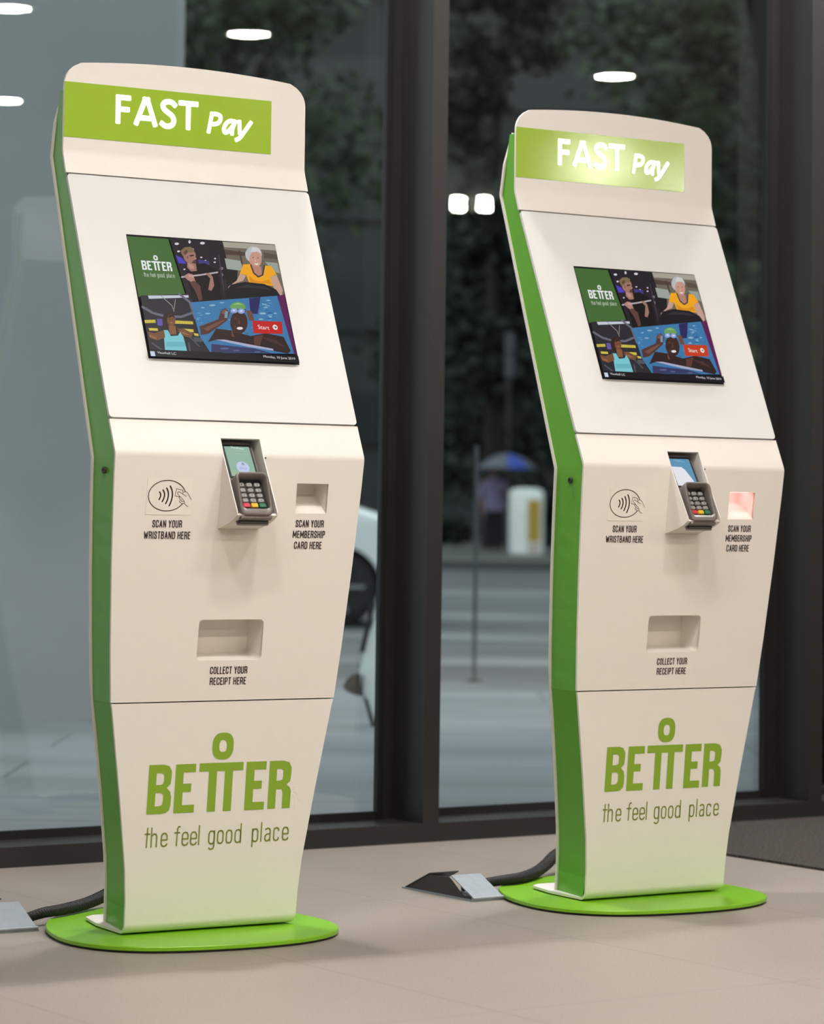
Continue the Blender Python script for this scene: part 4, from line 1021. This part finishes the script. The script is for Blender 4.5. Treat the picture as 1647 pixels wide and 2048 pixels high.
# bollard on the traffic island
Bo = thing('traffic_bollard', 'white traffic bollard with a yellow panel on the far kerb', 'bollard', (2.30, 59.0, GZ + .06))
mb = MB(); mb.loft([[(x, y * .62, z) for x, y in sup(0, 0, s, s, 3.2, 32)] for s, z in ((.33, 0), (.34, .06), (.345, .9), (.345, 1.16), (.33, 1.23), (.25, 1.275), (.1, 1.29))]); mb.build('shell', mat('white_plastic', (.82, .85, .83), .5, noise=(2, .05)), Bo)
mb = MB(); mb.prism(rrect(.02, .27, .24, 1.06, .03), lambda x, z: (x, -.219, z), lambda x, z: (x, -.228, z)); mb.build('reflector_panel', mat('ochre_reflector', (.42, .27, .03), .5), Bo)
mb = MB(); mb.prism(rrect(.02, .27, .05, .20, .02), lambda x, z: (x, -.216, z), lambda x, z: (x, -.226, z)); mb.build('base_band', mat('pale_band', (.5, .42, .38), .5), Bo)
# person under a blue umbrella
def skin_mesh(name, joints, edges_, m, parent, sub=2):
    me = bpy.data.meshes.new(name); me.from_pydata([j[0] for j in joints], edges_, []); me.materials.append(m)
    o = bpy.data.objects.new(name, me); COL.objects.link(o); o.parent = parent
    md = o.modifiers.new('skin', 'SKIN'); md.use_smooth_shade = True
    if not me.skin_vertices: me.skin_vertices.new(name='')
    for sv, j in zip(me.skin_vertices[0].data, joints): sv.radius = (j[1], j[2] if len(j) > 2 else j[1])
    me.skin_vertices[0].data[0].use_root = True
    md2 = o.modifiers.new('sub', 'SUBSURF'); md2.levels = sub; md2.render_levels = sub
    return o
M_SKIN = mat('person_skin', (.22, .13, .10), .6)
Pe = thing('person', 'person in a lilac shirt and dark trousers standing under a blue umbrella', 'person', (1.69, 60.0, GZ + .06))
J = [((0, 0, .93), .16, .11), ((0, 0, 1.18), .15, .11), ((0, 0, 1.38), .17, .11), ((0, 0, 1.50), .06), ((0, -.02, 1.60), .085, .10), ((0, -.02, 1.72), .075, .085),
     ((-.20, 0, 1.40), .06), ((-.27, .02, 1.13), .045), ((-.22, -.10, .92), .035), ((-.21, -.13, .82), .03, .018),
     ((.20, 0, 1.40), .06), ((.27, -.06, 1.16), .045), ((.20, -.26, 1.22), .035), ((.19, -.33, 1.26), .03, .02),
     ((-.10, 0, .84), .10), ((-.11, 0, .48), .065), ((-.12, .02, .09), .045), ((-.13, -.12, .045), .04, .035),
     ((.10, 0, .84), .10), ((.11, -.02, .48), .065), ((.12, .02, .09), .045), ((.13, -.12, .045), .04, .035)]
Ed = [(0, 1), (1, 2), (2, 3), (3, 4), (4, 5), (2, 6), (6, 7), (7, 8), (8, 9), (2, 10), (10, 11), (11, 12), (12, 13), (0, 14), (14, 15), (15, 16), (16, 17), (0, 18), (18, 19), (19, 20), (20, 21)]
nb = len(J)
for hx, hy, hz, sx in ((-.21, -.13, .82, -1), (.19, -.33, 1.26, 1)):
    root = 9 if sx < 0 else 13
    for f in range(5):
        a = (f - 2) * .012
        J.append(((hx + a, hy - .02, hz - (.05 if sx < 0 else .02)), .009)); J.append(((hx + a * 1.2, hy - .035, hz - (.09 if sx < 0 else -.03)), .007))
        Ed += [(root, len(J) - 2), (len(J) - 2, len(J) - 1)]
skin_mesh('body', J, Ed, M_SKIN, Pe)
def shell(rings_, m, name):
    mb = MB(); mb.loft([[(cx + rx * math.cos(k * .3927), cy_ + ry * math.sin(k * .3927), z) for k in range(16)] for cx, cy_, rx, ry, z in rings_]); return mb.build(name, m, Pe)
M_SHIRT = mat('lilac_cloth', (.20, .175, .30), .85, noise=(6, .12)); M_TRS = mat('dark_cloth', (.012, .012, .016), .9, noise=(8, .2))
sh = MB()
sh.loft([[(cx + rx * math.cos(k * .3927), ry * math.sin(k * .3927), z) for k in range(16)] for cx, rx, ry, z in ((0, .23, .16, .84), (0, .215, .155, 1.0), (0, .20, .15, 1.2), (0, .225, .15, 1.36), (0, .15, .12, 1.46), (0, .07, .075, 1.50))])
sh.tube([(-.17, 0, 1.40), (-.25, .01, 1.27), (-.275, .02, 1.10)], [.085, .075, .065], 12); sh.tube([(.17, 0, 1.40), (.25, -.03, 1.27), (.275, -.07, 1.13)], [.085, .075, .065], 12)
sh.build('shirt', M_SHIRT, Pe)
tr_ = MB(); tr_.tube([(-.085, 0, .92), (-.105, 0, .5), (-.12, .01, .07)], [.125, .092, .075], 14); tr_.tube([(.085, 0, .92), (.105, -.01, .5), (.12, .01, .07)], [.125, .092, .075], 14); tr_.build('trousers', M_TRS, Pe)
hr = MB(); hr.lathe([(.02, .115), (.07, .10), (.098, .05), (.102, 0), (.09, -.05), (.05, -.07)], 18, lambda q: Vector((q.x, q.y * 1.12 + .012, q.z + 1.695))); hr.build('hair', mat('dark_hair', (.012, .010, .009), .7), Pe)
Um = thing('umbrella', 'blue umbrella with pale panels held over the person across the road', 'umbrella', (1.93, 59.66, GZ + .06))
for k in range(8):
    mb = MB(); R_ = .60
    def um(r_, a): return Vector((r_ * R_ * math.cos(a), r_ * R_ * math.sin(a), 1.98 - .30 * r_ ** 1.9))
    a0, a1 = k * math.pi / 4, (k + 1) * math.pi / 4
    for i in range(5):
        for j in range(3):
            p = [um((i + di) / 5.0, a0 + (a1 - a0) * (j + dj) / 3.0) for di, dj in ((0, 0), (1, 0), (1, 1), (0, 1))]
            if i == 0: mb.poly(p[1:] + [] if False else [p[0], p[1], p[2]], True)
            else: mb.poly(p, True)
    pale = k in (4, 5, 7)
    c_ = mb.build('canopy_panel', mat('pale_umbrella_cloth', (.12, .13, .16), .8) if pale else mat('blue_umbrella_cloth', (.035, .075, .40), .7), Um, fix=False)
    if pale: c_['label'] = 'pale grey canopy panel'
mb = MB(); mb.tube([(0, 0, 2.04), (0, 0, 1.6), (.0, -.0, 1.20)], .008, 8); mb.build('shaft', M_STEELD, Um)
mb = MB(); mb.tube([(0, 0, 1.30), (0, 0, 1.16), (.02, 0, 1.12), (.05, 0, 1.13)], .015, 8); mb.build('handle', M_DARK, Um)
# white car behind the left mullion, nose to the right
Ca = thing('car', 'white car parked across the road, front wheel showing beside the window mullion', 'car', (-1.95, 23.6, GZ - .06))
M_CAR = mat('white_car_paint', (.74, .79, .80), .25, coat=.4)
prof_c = [(-1.92, .30), (-1.97, .55), (-1.90, .88), (-1.60, .95), (-1.35, 1.38), (-.9, 1.47), (.2, 1.44), (.85, 1.05), (1.30, 1.00), (1.85, .82), (2.12, .60), (2.14, .32), (1.98, .22)]
wheels = ((1.42, .30), (-1.28, .30))
def arch(cx): return [(cx + .345 * math.cos(math.radians(a)), .30 + .345 * math.sin(math.radians(a))) for a in range(-13, 194, 9)]
und = [(1.98, .22)] + arch(1.42) + arch(-1.28) + [(-1.92, .30)]
poly_c = prof_c[:-1] + und[:-1]
mb = MB()
secs = [(-.86, .93), (-.80, .985), (-.5, 1.0), (.5, 1.0), (.80, .985), (.86, .93)]
rings_ = [[(x * (.99 if abs(y) > .82 else 1), y * (1 - .16 * max(0, (z - .95)) / .5), z if z < .35 else .35 + (z - .35) * k) for x, z in poly_c] for y, k in secs]
R_ = [[mb.vert(p) for p in r_] for r_ in rings_]
n_ = len(poly_c)
for a_, b_ in zip(R_, R_[1:]):
    for i in range(n_): mb.face((a_[i], a_[(i + 1) % n_], b_[(i + 1) % n_], b_[i]))
tris = tessellate_polygon([[Vector((p[0], p[1], 0)) for p in poly_c]])
for r_ in (R_[0], R_[-1]):
    for t3 in tris: mb.face([r_[i] for i in t3])
mb.build('car_body', M_CAR, Ca)
M_CGL = mat('car_window_glass', (.01, .012, .013), .08)
for y in (-.835, .835):
    mb = MB(); sgn = 1 if y > 0 else -1
    mb.prism([(-1.25, 1.0), (-1.05, 1.32), (-.2, 1.36), (-.2, 1.0)], lambda x, z: (x, (y - sgn * .16 * (z - .95) / .5), z), lambda x, z: (x, (y + sgn * .02 - sgn * .16 * (z - .95) / .5), z))
    mb.prism([(-.14, 1.0), (-.14, 1.36), (.22, 1.34), (.72, 1.04)], lambda x, z: (x, (y - sgn * .16 * (z - .95) / .5), z), lambda x, z: (x, (y + sgn * .02 - sgn * .16 * (z - .95) / .5), z))
    mb.build('side_window', M_CGL, Ca)
for cx, cz in wheels:
    for y in (-.80, .62):
        mb = MB(); mb.lathe([(.20, 0), (.28, 0), (.30, .03), (.30, .15), (.28, .18), (.20, .18)], 28, lambda q: Vector((cx + q.x, y + q.z, cz + q.y)))
        w_ = mb.build('wheel', M_RUBBER, Ca)
        mb = MB(); yo = y - .004 if y < 0 else y + .184
        mb.lathe([(.03, 0), (.06, 0), (.06, .006), (.03, .006)], 14, lambda q: Vector((cx + q.x, yo + (q.z - .003), cz + q.y)))
        for s_ in range(5):
            a = s_ * 1.2566
            mb.tube([(cx + .04 * math.cos(a), yo, cz + .04 * math.sin(a)), (cx + .20 * math.cos(a), yo, cz + .20 * math.sin(a))], .022, 6)
        mb.build('wheel_rim', mat('grey_alloy', (.22, .23, .24), .4, metal=.6), w_)
for y in (-.66, .66):
    mb = MB(); mb.lathe([(.11, 0), (.10, .03), (.03, .05)], 16, lambda q: Vector((2.02 + q.z, y + q.x, .66 + q.y * .6))); mb.build('headlight', mat('headlight_glass', (.4, .42, .44), .1), Ca)
# slim post shape standing in for a pale reflected streak; small road sign
Po = thing('streak_post', 'slim grey post on the road edge behind the window', 'post', (.345, 15.5, GZ - .06))
mb = MB(); mb.tube([(0, 0, 0), (0, 0, 1.22)], .010, 10); mb.build('pole', mat('grey_streak', (.08, .085, .095), .6), Po)
mb = MB(); mb.lathe([(.05, 0), (.05, .012), (.02, .02)], 16); mb.build('base_flange', M_STEELD, Po)
Si = thing('road_sign', 'grey road sign of two stacked plates on a dark pole', 'sign', (2.08, 63.5, GZ + .06))
mb = MB(); mb.tube([(0, 0, 0), (0, 0, 4.66)], .035, 10); mb.build('pole', M_STEELD, Si)
for z0_, z1_ in ((3.68, 4.14), (4.18, 4.62)):
    mb = MB(); mb.box(-.10, .10, -.055, -.04, z0_, z1_); mb.build('sign_plate', mat('grey_sign_plate', (.10, .105, .12), .6), Si)
# white folding board with black ribbed edging, half hidden by the mullion
Bd2 = thing('pavement_board', 'white folded board with black ribbed edging standing outside beside the mullion', 'board', (-.150, 11.4, GZ))
mb = MB(); mb.prism([(-.030, .205), (.0, .33), (.03, .42), (.13, .42), (.10, .05), (.02, .02), (-.005, .10)], lambda x, z: (x, -.02, z), lambda x, z: (x, .02, z)); mb.build('white_panel', mat('white_board', (.70, .76, .77), .5, noise=(8, .05)), Bd2)
mb = MB(); mb.prism([(-.030, .28), (-.012, .28), (.028, .47), (.010, .47)], lambda x, z: (x, -.03, z), lambda x, z: (x, -.01, z)); mb.build('black_strut', M_RUBBER, Bd2)
mb = MB()
cl = [(-.030, .200), (-.055, .195), (-.078, .175), (-.092, .150), (-.075, .130), (-.045, .118), (-.012, .112)]
mb.prism(cl, lambda x, z: (x, -.035, z), lambda x, z: (x, -.005, z))
for k in range(6): mb.tube([(-.085 + k * .013, -.037, .135 - k * .003), (-.068 + k * .011, -.037, .192 if k > 1 else .175)], .0025, 6)
mb.build('ribbed_flap', mat('black_mesh', (.035, .04, .037), .7, noise=(120, .5)), Bd2)
mb = MB(); mb.prism([(-.014, .112), (.0, .105), (.035, .0), (.018, .0)], lambda x, z: (x, -.032, z), lambda x, z: (x, -.012, z)); mb.build('ribbed_leg', M_RUBBER, Bd2)
